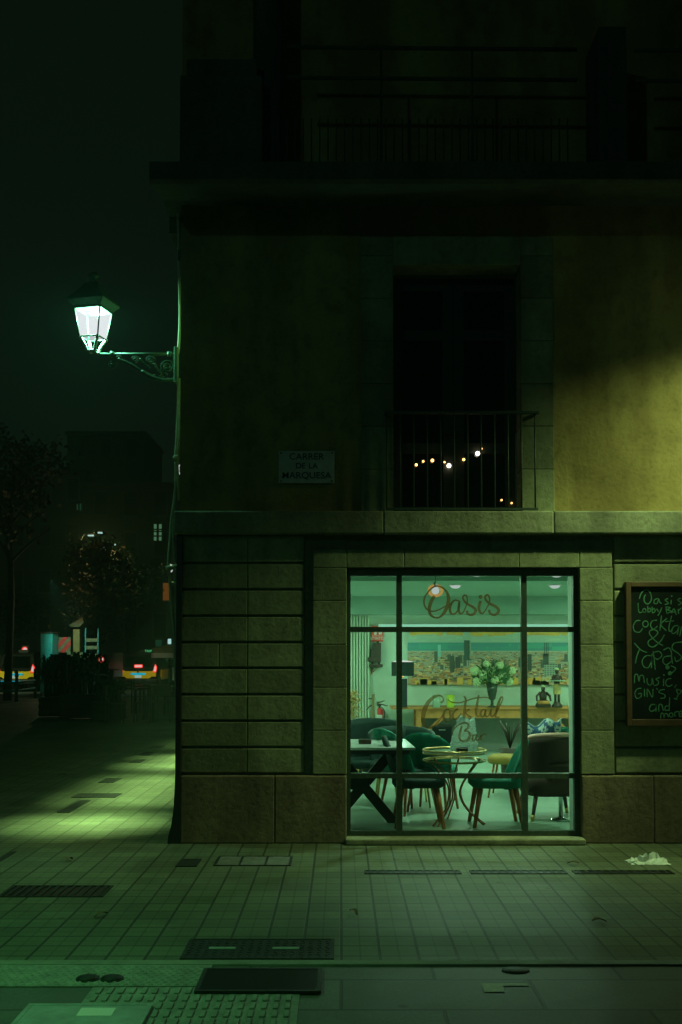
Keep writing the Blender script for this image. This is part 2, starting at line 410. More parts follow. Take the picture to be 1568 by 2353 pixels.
def dot(mb, c, r, Y, n=12):
    mb.bm.faces.new([mb.bm.verts.new(P(c[0]+r*math.cos(2*PI*i/n), c[1]+r*math.sin(2*PI*i/n), Y)) for i in range(n)])
def crop(x0, y0, s):          # coordinates of an enlarged crop of the photograph -> 1568-wide pixels
    k = 1568/2730
    return lambda p: ((x0+p[0]*s)*k, (y0+p[1]*s)*k)

def text(body, size, m, parent, name, loc, rot=(R(90),0,0), bold=.0, ext=.002, align='CENTER', sx=1):
    cu = bpy.data.curves.new(name, 'FONT'); cu.body = body; cu.size = size; cu.align_x = align; cu.align_y = 'CENTER'
    cu.extrude = ext; cu.offset = bold
    o = bpy.data.objects.new(name, cu); COL.objects.link(o)
    dg = bpy.context.evaluated_depsgraph_get(); me = bpy.data.meshes.new_from_object(o.evaluated_get(dg))
    bpy.data.objects.remove(o); bpy.data.curves.remove(cu)
    r = bpy.data.objects.new(name, me); COL.objects.link(r); me.materials.clear(); me.materials.append(M[m])
    r.location = loc; r.rotation_euler = rot; r.scale = (sx, 1, 1)
    if parent is not None: r.parent = parent
    return r
def lamp(kind, name, loc, power, col, size=.05, rot=None, parent=None, **kw):
    l = bpy.data.lights.new(name, kind); l.energy = power; l.color = col
    if kind == 'AREA':
        l.shape = 'DISK'; l.size = size
    elif kind in ('POINT', 'SPOT'): l.shadow_soft_size = size
    for k, v in kw.items(): setattr(l, k, v)
    o = bpy.data.objects.new(name, l); COL.objects.link(o); o.location = loc
    if rot is not None: o.rotation_euler = rot
    if parent is not None: o.parent = parent
    return o
#@@PART2
def aim(a, b): return (Vector(b)-Vector(a)).to_track_quat("-Z", "Y").to_euler()
# ================================================================== SETTING
ZF = .02                                  # bar floor
def plane(name, x0, x1, y0, y1, z, m, kind="structure"):
    mb = MB(); mb.quad((x0,y0,z),(x1,y0,z),(x1,y1,z),(x0,y1,z))
    o = mb.build(name, m); struct(o, kind); return o
YK = G(784, 2208).y                       # front edge of the tiled pavement
plane("ground", -400, 400, -60, 900, -.16, "asphalt")
plane("road", -60, 12, 39.2, 200, -.13, "asphalt")
mb = MB(); mb.quad((-10.1, YK, 0), (14, YK, 0), (14, 39, 0), (-10.1, 39, 0)); struct(mb.build("pavement", "paving"))
mb = MB(); mb.box(-10.3, 14, YK-.075, YK-.001, -.1, .005, .002); struct(mb.build("kerb_strip", "kerb"))
mb = MB(); mb.box(-10.4, -10.105, YK, 39, -.16, .012, .01); mb.box(-10.4, 14, 39.005, 39.3, -.16, .012, .01); struct(mb.build("kerb", "kerb"))
YS = G(784, 2266).y
mb = MB(); mb.quad((-10, -8, -.006), (14, -8, -.006), (14, YK-.078, -.006), (-10, YK-.078, -.006)); struct(mb.build("crossing_apron", "granite"))
mb = MB()                                 # studded strip beside the kerb
x = G(0, 2240).x - .3
xs1 = G(480, 2240).x
mb.box(x, xs1, YS, YK-.08, -.004, .002)
yy = YS + .02; row = 0
while yy < YK - .1:
    xx = x + .02 + (row % 2) * .02
    while xx < xs1 - .02:
        mb.lathe([(.012, .002), (.007, .007)], (xx, yy, 0), 6); xx += .04
    yy += .036; row += 1
struct(mb.build("studded_strip", "tactile"))
mb = MB()                                 # ribbed tactile slab in front
y1 = YS - .012; x0 = G(225, 2266).x; x1 = G(682, 2266).x
mb.box(x0-.02, x1+.02, 3.9, y1, -.02, -.002)
bx = (x1 - x0) / 18
y = y1 - .02
while y > 4.0:
    for k in range(18):
        mb.box(x0 + bx*k + .012, x0 + bx*(k+1) - .016, y - .085, y, -.002, .006, .003)
    y -= .11
struct(mb.build("tactile_paving", "tactile"))

# ================================================================== CORNER BUILDING
XC = fx(409); XR = 7.5
B = thing("corner_building", "old stone corner building with ochre plaster above a rusticated ground floor and lit bar window", "building", (XC, YF, 0))
class Part:            # meshes of the building are written in world coordinates
    pass
def bpart(mb, name, m, parent=None):
    o = mb.build(name, m); p = parent or B
    o.parent = p; o.matrix_parent_inverse = Matrix.Translation(-B.location) if p is B else Matrix.Identity(4)
    return o
ZT = 9.5
WX0, WX1 = fx(797), fx(1335); WZ1 = fz(1306); WZ0 = .05
DX0, DX1 = P(905, 900, YF).x, P(1200, 900, YF).x; DZ0, DZ1 = fz(1176), fz(605)
ZL0, ZL1 = fz(1228), fz(1176)
ZP = fz(1779.6)
# plaster wall upstairs
mb = MB()
mb.box(XC, DX0-.27, 9.26, 9.62, ZL0, ZT); mb.box(DX1+.27, XR, 9.26, 9.62, ZL0, ZT)
mb.box(DX0-.27, DX1+.27, 9.26, 9.62, DZ1+.24, ZT); mb.box(DX0-.27, DX1+.27, 9.26, 9.62, ZL0, DZ0)
bpart(mb, "wall", "stucco")
# backing of the ground floor
mb = MB()
mb.box(XC+.02, WX0-.003, 9.275, 9.62, 0, ZL0-.003); mb.box(WX1+.003, XR, 9.275, 9.62, 0, ZL0-.003)
mb.box(WX0-.003, WX1+.003, 9.29, 9.62, WZ1, ZL0-.003)
bpart(mb, "ground_floor_wall", "stone")
# rusticated courses
cy = [1232, 1293, 1354, 1415, 1476, 1535.5, 1596.5, 1657.5, 1718.6, 1779.6]
def course(mb, xa, xb, cuts):
    for i in range(len(cy)-1):
        z1 = fz(cy[i]) - .010; z0 = fz(cy[i+1]) + .010
        if i == 0: z1 = ZL0 - .004
        xs = [xa] + cuts[i % len(cuts)] + [xb]
        for a, b in zip(xs, xs[1:]):
            mb.box(a+.0015, b-.0015, 9.242 + rnd.uniform(-.002,.002), 9.30, z0, z1, .007)
mb = MB(); course(mb, fx(415), fx(699), [[fx(568)], [fx(568)], [fx(568)], [fx(568), ], [fx(502), fx(568)]])
bpart(mb, "rusticated_stonework", "stone")
mb = MB(); course(mb, fx(1416), XR, [[3.4], [4.1], [3.0, 5.2]])
bpart(mb, "rusticated_stonework", "stone")
# door-case pilasters and lintel
mb = MB()
js = [1262, 1304, 1380, 1481, 1580, 1679, 1779.6]
for i in range(len(js)-1):
    a, b = fz(js[i]), fz(js[i+1])
    if i == 0:
        xs = [fx(719), fx(797), fx(930), fx(1195), fx(1335), fx(1410)]
        for u, v in zip(xs, xs[1:]): mb.box(u+.001, v-.001, 9.215, 9.30, b+.001, a, .006)
    else:
        mb.box(fx(719), WX0, 9.215, 9.30, b+.0012, a-.0012, .006)
        mb.box(WX1, fx(1411), 9.215, 9.30, b+.0012, a-.0012, .006)
bpart(mb, "door_surround", "stone")
# plinth
mb = MB()
for a, b in ((fx(416), fx(632)), (fx(632), WX0)): mb.box(a+.002, b-.001, 9.2, 9.30, 0, ZP-.012, .01)
bpart(mb, "plinth", "plinth"); mb = MB()
for a, b in ((WX1, fx(1500)), (fx(1500), 3.9), (3.9, 5.6), (5.6, XR)): mb.box(a+.001, b-.002, 9.2, 9.30, 0, ZP-.012, .01)
bpart(mb, "plinth", "plinth")
# corner guard (dark iron angle that flares at the foot)
mb = MB()
mb.grid(lambda u, v: Vector((XC + .012 - .035*math.exp(-v*fz(1500)/.12*1.0)*1.0 - .03 + .085*u, 9.205 + .04*abs(u-.5)*0, v*ZL0)), 2, 40)
gx0 = fx(405)
prof = [(gx0, ZL0), (gx0, .55), (gx0-.01, .3), (gx0-.03, .15), (gx0-.055, .06), (gx0-.06, .0)]
mb.bm.clear()
mb.prism([(fx(417), 0), (fx(417), ZL0)] + prof, (9.19, 9.7), 'y')
bpart(mb, "corner_guard", "black")
# string course
mb = MB()
xs = [XC-.03, .35, 1.75, 3.2, 4.6, 6.0, XR]
for a, b in zip(xs, xs[1:]): mb.box(a+.001, b-.001, 9.135, 9.27, ZL0, ZL1, .012)
mb.box(XC-.04, XC+.02, 9.28, 40, ZL0, ZL1)
bpart(mb, "string_course", "ledge")
# cornice under the first-floor gallery: cove in steps
ZE0, ZE1 = P(784, 473, 9.26).z, P(784, 391, 8.52).z
mb = MB(); n = 8
prof = [(9.26, ZE0)]
for i in range(n+1):
    t = i/n; prof.append((9.2 - .66*t, ZE0 + .02 + (ZE1-.10-ZE0-.02)*(1-(1-t)**1.0)))
prof += [(8.5, ZE1-.08), (8.5, ZE1+.06), (9.5, ZE1+.06), (9.5, ZE0)]
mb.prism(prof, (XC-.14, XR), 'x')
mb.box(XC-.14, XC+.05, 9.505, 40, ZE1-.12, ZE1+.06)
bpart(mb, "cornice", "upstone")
# first floor gallery: piers, rails
def zz(y, Y): return P(784, y, Y).z
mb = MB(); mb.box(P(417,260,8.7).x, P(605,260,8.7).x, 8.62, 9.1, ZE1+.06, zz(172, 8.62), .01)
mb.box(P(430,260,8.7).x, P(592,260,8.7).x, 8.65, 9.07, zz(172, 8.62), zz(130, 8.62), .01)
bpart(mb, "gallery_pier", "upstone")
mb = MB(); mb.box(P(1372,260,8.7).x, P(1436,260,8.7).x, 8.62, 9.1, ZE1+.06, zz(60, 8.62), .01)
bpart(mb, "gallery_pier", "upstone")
for yy in (108, 178):
    mb = MB(); mb.tube([(P(660,yy,8.64).x, 8.64, zz(yy,8.64)), (P(1326,yy+6,8.64).x, 8.64, zz(yy+6,8.64))], .016)
    mb.tube([(P(1460,yy+8,8.64).x, 8.64, zz(yy+8,8.64)), (4.5, 8.64, zz(yy+8,8.64))], .016)
    bpart(mb, "gallery_rail", "upstone")
mb = MB()
for px in (876, 1085): mb.tube([(P(px,200,8.64).x, 8.64, ZE1+.06), (P(px,200,8.64).x, 8.64, zz(108,8.64))], .010)
for k in range(36): mb.tube([(P(640+k*19,200,8.64).x, 8.66, ZE1+.06), (P(640+k*19,200,8.64).x, 8.66, zz(270,8.64))], .006)
bpart(mb, "gallery_balusters", "upstone")
mb = MB(); mb.tube([(P(618,100,8.9).x, 8.9, ZE1+.06), (P(612,100,8.9).x, 8.9, ZT)], .12, 14)
bpart(mb, "gallery_column", "upstone")
# roof slab
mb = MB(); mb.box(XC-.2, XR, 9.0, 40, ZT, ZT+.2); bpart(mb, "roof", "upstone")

# balcony door
mb = MB()
for a, b in ((DX0-.27, DX0), (DX1, DX1+.27)):
    zc = [DZ0]
    while zc[-1] < DZ1 + .2: zc.append(min(zc[-1] + .36, DZ1+.24))
    for u, v in zip(zc, zc[1:]): mb.box(a, b, 9.235, 9.5, u+.001, v-.001, .006)
mb.box(DX0+.001, DX1-.001, 9.235, 9.5, DZ1, DZ1+.24, .006)
bpart(mb, "balcony_surround", "stone")
bd = bpart(MB().box(DX0, DX1, 9.66, 9.70, DZ0, DZ1), "balcony_door", "shutter")
mb = MB(); w = (DX1-DX0)
for k in range(2):
    a = DX0 + k*w/2
    mb.box(a+.004, a+.09, 9.56, 9.60, DZ0, DZ1-.02); mb.box(a+w/2-.09, a+w/2-.004, 9.56, 9.60, DZ0, DZ1-.02)
    for z in (DZ0, DZ0+.55, DZ1-.55, DZ1-.12): mb.box(a+.09, a+w/2-.09, 9.56, 9.60, z, z+.09)
o = mb.build("door_frame", "shutter"); o.parent = bd
mb = MB(); mb.quad((DX0, 9.58, DZ0), (DX1, 9.58, DZ0), (DX1, 9.58, DZ1), (DX0, 9.58, DZ1)); o = mb.build("door_glass", "dglass"); o.parent = bd
# railing of the balcony door
mb = MB(); RY = 9.15
def rx(px): return P(px, 1060, RY).x
zr1 = zz(948, RY); zr0 = zz(1172, RY)
mb.box(rx(884), rx(1240), RY-.018, RY+.018, zr1-.012, zr1+.012, .004)
mb.box(rx(888), rx(1236), RY-.012, RY+.012, zr0, zr0+.018)
for k in range(12): mb.tube([(rx(889+k*31.0), RY, zr0), (rx(889+k*31.0), RY, zr1)], .0075, 6)
for px in (889, 1232): mb.box(rx(px)-.014, rx(px)+.014, RY-.012, 9.30, zr1-.012, zr1+.010)
bpart(mb, "balcony_railing", "iron")

# shop window
WY = 9.30
win = thing("shop_window", "", "")
del win["label"]; del win["category"]
win.parent = B; win.matrix_parent_inverse = Matrix.Translation(-B.location)
def wx(px): return fx(px, WY)
def wz(py): return fz(py, WY)
mb = MB()
mb.box(WX0, wx(806), 9.27, 9.34, .05, wz(1309)); mb.box(wx(1317), WX1, 9.27, 9.34, .05, wz(1309))
mb.box(wx(806), wx(1317), 9.272, 9.338, wz(1323.5), wz(1309)); mb.box(wx(806), wx(1317), 9.272, 9.338, .05, wz(1908))
for a, b in ((911, 924), (1197.5, 1210.5)): mb.box(wx(a), wx(b), 9.274, 9.336, wz(1908), wz(1323.5))
for a, b in ((1452.5, 1440.5), (1788, 1776.5)):
    for u, v in ((806, 911), (924, 1197.5), (1210.5, 1317)): mb.box(wx(u), wx(v), 9.276, 9.334, wz(a), wz(b))
o = mb.build("window_frame", "iron"); o.parent = win
mb = MB(); mb.box(WX0-.002, WX1+.002, 9.275, 9.345, wz(1309), WZ1+.0); o = mb.build("head_rail", "black"); o.parent = win
for xa, xb in ((806, 911), (924, 1197.5), (1210.5, 1317)):
    for ya, yb in ((1323.5, 1440.5), (1452.5, 1776.5), (1788, 1908)):
        mb = MB(); mb.quad((wx(xa), WY, wz(yb)), (wx(xb), WY, wz(yb)), (wx(xb), WY, wz(ya)), (wx(xa), WY, wz(ya)))
        o = mb.build("glass_pane", "glass"); o.parent = win
mb = MB(); mb.box(WX0-.01, WX1+.01, 9.10, 9.42, 0.0, .05, .012)
bpart(mb, "threshold", "ledge")
mb = MB(); mb.box(WX1-.014, WX1-.002, 9.345, 9.64, .05, WZ1); mb.box(WX0+.002, WX0+.014, 9.345, 9.64, .05, WZ1); mb.box(WX0+.014, WX1-.014, 9.345, 9.64, WZ1-.014, WZ1-.002)
bpart(mb, "window_reveal", "iwall")
# lettering on the glass
LY = WY - .006
c = crop(1640, 2290, 440/1568); K = 440/1568*1568/2730
mb = MB()
S = lambda pts, w: stroke(mb, [c(p) for p in pts], [v*K for v in w] if isinstance(w, list) else w*K, LY)
S([(350,335),(300,430),(278,520),(298,605),(360,645),(430,635),(500,560),(548,440),(550,340),(510,255),(440,205),(370,197),(290,245),(225,335),(203,425),(225,500),(275,545),(340,555),(420,530),(510,480)], [42,52,48,38,22,26,50,58,46,26,20,20,22,24,26,24,26,22,20,18])
S([(705,405),(640,398),(595,445),(572,520),(588,582),(630,594),(680,550),(706,470),(712,405)], [22,24,30,36,34,26,22,22,22])
S([(710,405),(697,520),(715,583),(760,570),(800,490),(820,420),(815,350),(785,325),(758,355),(778,410),(840,460),(910,500),(940,545),(910,595),(860,605),(822,585),(816,545)], [30,36,30,20,18,18,20,24,26,30,34,38,40,36,32,32,34])
S([(1012,405),(990,470),(990,540),(1020,585),(1060,565),(1110,485),(1135,430),(1138,370),(1110,322),(1075,345),(1090,400),(1150,450),(1230,492),(1268,540),(1240,592),(1190,604),(1142,580),(1132,535)], [34,42,40,26,18,18,20,22,26,28,32,36,38,40,36,32,32,34])
dot(mb, c((1010,350)), 29*K, LY)
S([(560,500),(600,425),(640,400)], 16)
o = mb.build("lettering_oasis", "vinyl"); o.parent = win
c = crop(1640, 2700, 440/1568); mb = MB()
S([(440,400),(475,370),(472,325),(425,293),(340,320),(258,400),(205,520),(188,640),(208,715),(270,755),(350,725),(430,640),(480,560)], [34,24,18,24,44,60,66,60,44,28,24,22,20])
S([(570,500),(515,500),(482,570),(500,645),(545,662),(580,600),(570,520),(610,520)], [22,28,34,30,24,24,22,18])
S([(690,485),(640,515),(612,580),(632,632),(680,618),(735,545)], [26,30,36,32,24,18])
S([(770,305),(798,350),(788,450),(772,615)], [18,30,38,40])
S([(850,485),(800,540),(850,590),(880,600)], [24,22,28,20])
S([(540,345),(600,388),(690,400),(780,380),(880,345),(980,325),(1090,322),(1160,350)], [12,20,22,20,20,20,18,12])
S([(985,290),(962,400),(945,500),(955,580),(1000,590)], [26,34,38,32,18])
S([(1070,490),(1025,510),(1010,570),(1040,600),(1075,550),(1085,490),(1075,570),(1110,595),(1150,540)], [22,28,32,26,20,26,34,22,16])
S([(1165,485),(1150,560),(1180,595),(1230,530)], [30,36,24,16]); dot(mb, c((1165,435)), 20*K, LY)
S([(1230,540),(1262,420),(1300,325),(1328,335),(1290,430),(1235,530),(1225,600),(1280,605)], [28,40,30,18,20,34,32,16])
o = mb.build("lettering_cocktail", "fadedvinyl"); o.parent = win
mb = MB()
S([(745,725),(722,800),(705,890),(730,945)], [26,34,36,22])
S([(615,860),(622,790),(680,722),(760,688),(828,698),(832,750),(780,798),(832,805),(858,855),(830,920),(770,948),(722,930)], [14,18,22,24,28,34,20,24,38,36,26,20])
S([(945,855),(905,868),(897,925),(920,938),(950,880)], [20,26,28,22,20]); S([(958,850),(945,915),(975,935),(1010,870)], [28,30,18,14])
S([(1025,850),(1015,900),(1012,938)], [22,28,28]); S([(1015,890),(1050,850),(1085,845)], [14,20,26])
o = mb.build("lettering_bar", "fadedvinyl"); o.parent = win

# side wall on the street to the left, with lit shop windows that throw light on the pavement
sw = [(9.85, 10.75), (11.45, 14.35), (15.15, 15.95), (16.4, 17.0), (18.2, 20.5), (22.5, 25)]
mb = MB(); SX0, SX1 = XC, XC+.30
mb.box(SX0, SX1, 9.622, 40, 2.55, ZL0-.002); mb.box(SX0, SX1, 9.622, 40, 0, .04)
ys = 9.622
for a, b in sw + [(40, 40)]:
    mb.box(SX0, SX1, ys, a, .04, 2.55); ys = b
bpart(mb, "side_wall", "stone")
mb = MB(); mb.box(SX0, SX1, 9.622, 40, ZL0, ZT); bpart(mb, "side_wall_upper", "stucco")
for a, b in sw:
    mb = MB(); mb.quad((SX0+.2, a, .04), (SX0+.2, b, .04), (SX0+.2, b, 2.55), (SX0+.2, a, 2.55)); o = bpart(mb, "side_window", "side")
    m2 = MB(); k = max(1, int((b-a)/.7))
    for i in range(k+1):
        y = a + (b-a)*i/k; m2.box(SX0+.14, SX0+.18, y-.02, y+.02, .042, 2.548)
    m2.box(SX0+.142, SX0+.178, a, b, 2.0, 2.05)
    f = m2.build("side_window_frame", "black"); f.parent = o
    pw = dict(((9.85,17),(11.45,30),(15.15,14),(16.4,12),(18.2,9),(22.5,5))).get(a, 10)
    l = lamp('AREA', "window_band_light", (SX0+.07, (a+b)/2, 2.5), pw, (.60, .97, .36), .1, rot=aim((0,0,0), (-.62,0,-1)), spread=R(34))  # extra area light added to throw the window's light in bands
    l.data.shape = 'RECTANGLE'; l.data.size = .1; l.data.size_y = b-a-.1; l.rotation_euler = Euler((0, R(22), 0))

# room of the bar
RX0, RX1, RY1, RZ1 = XC+.42, 4.4, 17.9, 2.45
bpart(MB().box(RX0, RX1, 9.64, RY1, -.1, ZF), "bar_floor", "floor")
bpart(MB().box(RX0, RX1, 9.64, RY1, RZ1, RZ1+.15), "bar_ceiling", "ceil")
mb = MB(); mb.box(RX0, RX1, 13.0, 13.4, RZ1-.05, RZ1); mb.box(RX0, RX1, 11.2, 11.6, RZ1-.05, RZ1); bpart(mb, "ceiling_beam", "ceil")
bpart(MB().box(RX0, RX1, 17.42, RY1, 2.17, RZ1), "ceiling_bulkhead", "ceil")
mb = MB(); mb.box(RX0, RX1, RY1, RY1+.1, ZF, RZ1); mb.box(RX0-.1, RX0, 9.64, RY1, ZF, RZ1); mb.box(RX1, RX1+.1, 9.64, RY1, ZF, RZ1)
mb.box(RX0, WX0-.004, 9.625, 9.64, ZF, RZ1); mb.box(WX1+.004, RX1, 9.625, 9.64, ZF, RZ1); mb.box(WX0-.004, WX1+.004, 9.625, 9.64, WZ1+.002, RZ1)
bpart(mb, "bar_wall", "iwall")
mb = MB(); xa = P(780, 1502, 17.7).x; xb = P(850, 1502, 17.7).x; k = 0
while xa + k*.045 < xb: mb.box(xa+k*.045, xa+k*.045+.027, 17.76, 17.82, ZF, 2.17, .006); k += 1
mb.box(xa, xb, 17.82, 17.898, ZF, 2.17)
bpart(mb, "ribbed_panel", "slats")
mb = MB(); mb.box(P(960,1700,17.85).x, P(1330,1700,17.85).x, 17.80, 17.897, ZF, .55); bpart(mb, "low_dado", mat("grey_dado", (.30,.34,.29), .8, noise=.2, nscale=3))

# ================================================================== things on the facade
# street name plaque
def plaque():
    Y = 9.25
    a = P(641, 1037, Y); b = P(769, 1111, Y)
    t = thing("street_plaque", "pale marble street name plaque on the ochre wall left of the balcony", "street sign", ((a.x+b.x)/2, Y, (a.z+b.z)/2))
    w, h = (b.x-a.x)/2, (a.z-b.z)/2
    MB().box(-w, w, -.018, .006, -h, h, .004).build("slab", "plaque", t)
    for s, z, sz, dx in (("CARRER", .085, .075, 0), ("DE", .008, .066, -.05), ("LA", .008, .066, .055), ("MARQUESA", -.072, .075, 0)):
        text(s, sz, "plaqueink", t, "lettering", (dx, -.0185, z), bold=.0004, sx=1.05)
    for sx in (-1, 1):
        for sz in (-1, 1):
            mb = MB(); mb.ball((sx*(w-.02), -.019, sz*(h-.018)), .008, sub=1); mb.build("screw", "cast", t)
plaque()

# chalkboard
def chalkboard():
    Y = 9.19
    t = thing("chalkboard_menu", "wooden framed chalkboard menu with green handwriting hung right of the bar window", "chalkboard", (fx(1450, Y), Y, fz(1668, Y)))
    def put(mb, name, m, par=None):
        o = mb.build(name, m); o.parent = t; o.matrix_parent_inverse = Matrix.Translation(-t.location); return o
    x0, x1 = fx(1439, Y), fx(1668, Y); z0, z1 = fz(1668, Y), fz(1337, Y); fw = .042
    mb = MB(); mb.box(x0, x0+fw, Y-.02, 9.24, z0, z1, .004); mb.box(x1-fw, x1, Y-.02, 9.24, z0, z1, .004)
    mb.box(x0+fw, x1-fw, Y-.019, 9.239, z0, z0+fw*1.3, .004); mb.box(x0+fw, x1-fw, Y-.019, 9.239, z1-fw, z1, .004)
    put(mb, "frame", "frame")
    put(MB().box(x0+fw-.002, x1-fw+.002, Y, 9.236, z0+fw, z1-fw+.002), "board", "board")
    c = crop(2340, 2150, 390/874); mb = MB(); CY = Y - .002
    def s(pts, w=9.5): stroke(mb, [c(p) for p in pts], w*390/874*1568/2730, CY)
    def ring(x, y, r, w=9.5): s([(x+r*math.cos(a*PI/4), y+r*1.1*math.sin(a*PI/4)) for a in range(9)], w)
    for l in (
      [(490,550),(508,500),(550,468),(588,498),(597,560),(565,597),(535,575),(535,530),(548,515)], [(660,548),(628,558),(622,588),(648,592),(664,552),(672,580),(690,592)],
      [(748,548),(720,560),(740,578),(750,592),(718,602)], [(776,560),(773,600)], [(860,545),(835,558),(850,575),(868,592),(838,605)],
      [(478,588),(487,670),(524,664)], [(565,615),(568,668),(592,655),(582,634),(567,646)], [(605,622),(608,675),(632,660),(622,638),(608,650)], [(645,640),(662,668)], [(692,628),(672,675),(655,702)],
      [(728,620),(735,682)], [(728,622),(766,630),(742,648),(776,662),(734,684)], [(778,680),(800,640),(822,696)], [(790,668),(814,670)], [(838,640),(842,686)], [(840,656),(868,632)],
      [(500,745),(460,750),(436,795),(448,840),(490,850),(520,815)], [(648,742),(605,750),(590,790),(615,822),(652,795)], [(688,700),(674,835)], [(738,725),(684,780),(732,836)], [(780,702),(756,800),(760,842),(778,835)], [(722,755),(800,748)],
      [(838,790),(800,797),(780,838),(792,862),(828,840),(846,795),(830,872)], [(868,800),(852,885)],
      [(715,872),(680,930),(620,980),(577,970),(572,930),(630,890),(656,850),(620,827),(582,842),(590,880),(650,940),(703,970)],
      [(446,948),(500,1006),(558,1032)], [(492,1000),(466,1070),(455,1130)], [(600,1062),(550,1062),(516,1105),(530,1158),(572,1165),(600,1100),(604,1040)], [(604,1060),(600,1120),(597,1172)],
      [(615,1020),(632,1186)], [(616,1032),(668,1022),(692,1060),(655,1092),(625,1080)], [(705,1012),(750,990),(775,1020),(780,1085),(788,1132)], [(772,1062),(716,1072),(700,1110),(730,1142),(776,1112)],
      [(872,938),(802,950),(785,1000),(840,1040),(868,1080),(822,1112),(805,1070)],
      [(770,1150),(816,1176),(776,1220)],
      [(446,1308),(450,1236),(474,1232),(486,1292),(496,1242),(524,1242),(536,1302)], [(560,1262),(560,1300),(580,1325),(602,1308),(605,1262),(616,1322)], [(672,1256),(640,1270),(660,1290),(655,1318),(622,1330)], [(708,1268),(706,1332)], [(776,1264),(740,1274),(725,1310),(750,1336),(786,1320)], [(822,1320),(805,1346)],
      [(508,1352),(470,1360),(450,1400),(466,1442),(502,1430),(506,1400),(480,1404)], [(536,1358),(536,1426)], [(560,1432),(563,1360),(606,1432),(612,1358)], [(642,1352),(656,1366)], [(718,1364),(680,1370),(666,1390),(716,1410),(716,1438),(678,1442)],
      [(820,1360),(866,1376),(840,1406),(821,1362)], [(840,1406),(820,1450)], [(800,1444),(832,1453)],
      [(632,1500),(597,1500),(580,1540),(604,1560),(635,1535),(642,1500),(638,1562)], [(665,1562),(665,1505),(690,1500),(706,1556)], [(762,1434),(756,1556)], [(752,1510),(725,1516),(720,1550),(750,1548)],
      [(680,1622),(686,1580),(705,1580),(711,1616),(720,1580),(742,1585),(750,1612)], [(810,1606),(808,1570),(842,1560)], [(850,1590),(874,1576),(866,1556),(846,1575),(852,1606),(876,1600)]):
        s(l)
    for x, y, r in ((535,655,15), (545,776,25), (775,1592,17)): ring(x, y, r)
    for x, y in ((780,526), (710,1234)): dot(mb, c((x, y)), 7*390/874*.574, CY)
    for x, y in ((742,1165), (764,1218)): dot(mb, c((x, y)), 19*390/874*.574, CY)
    put(mb, "chalk_writing", "chalk")
chalkboard()

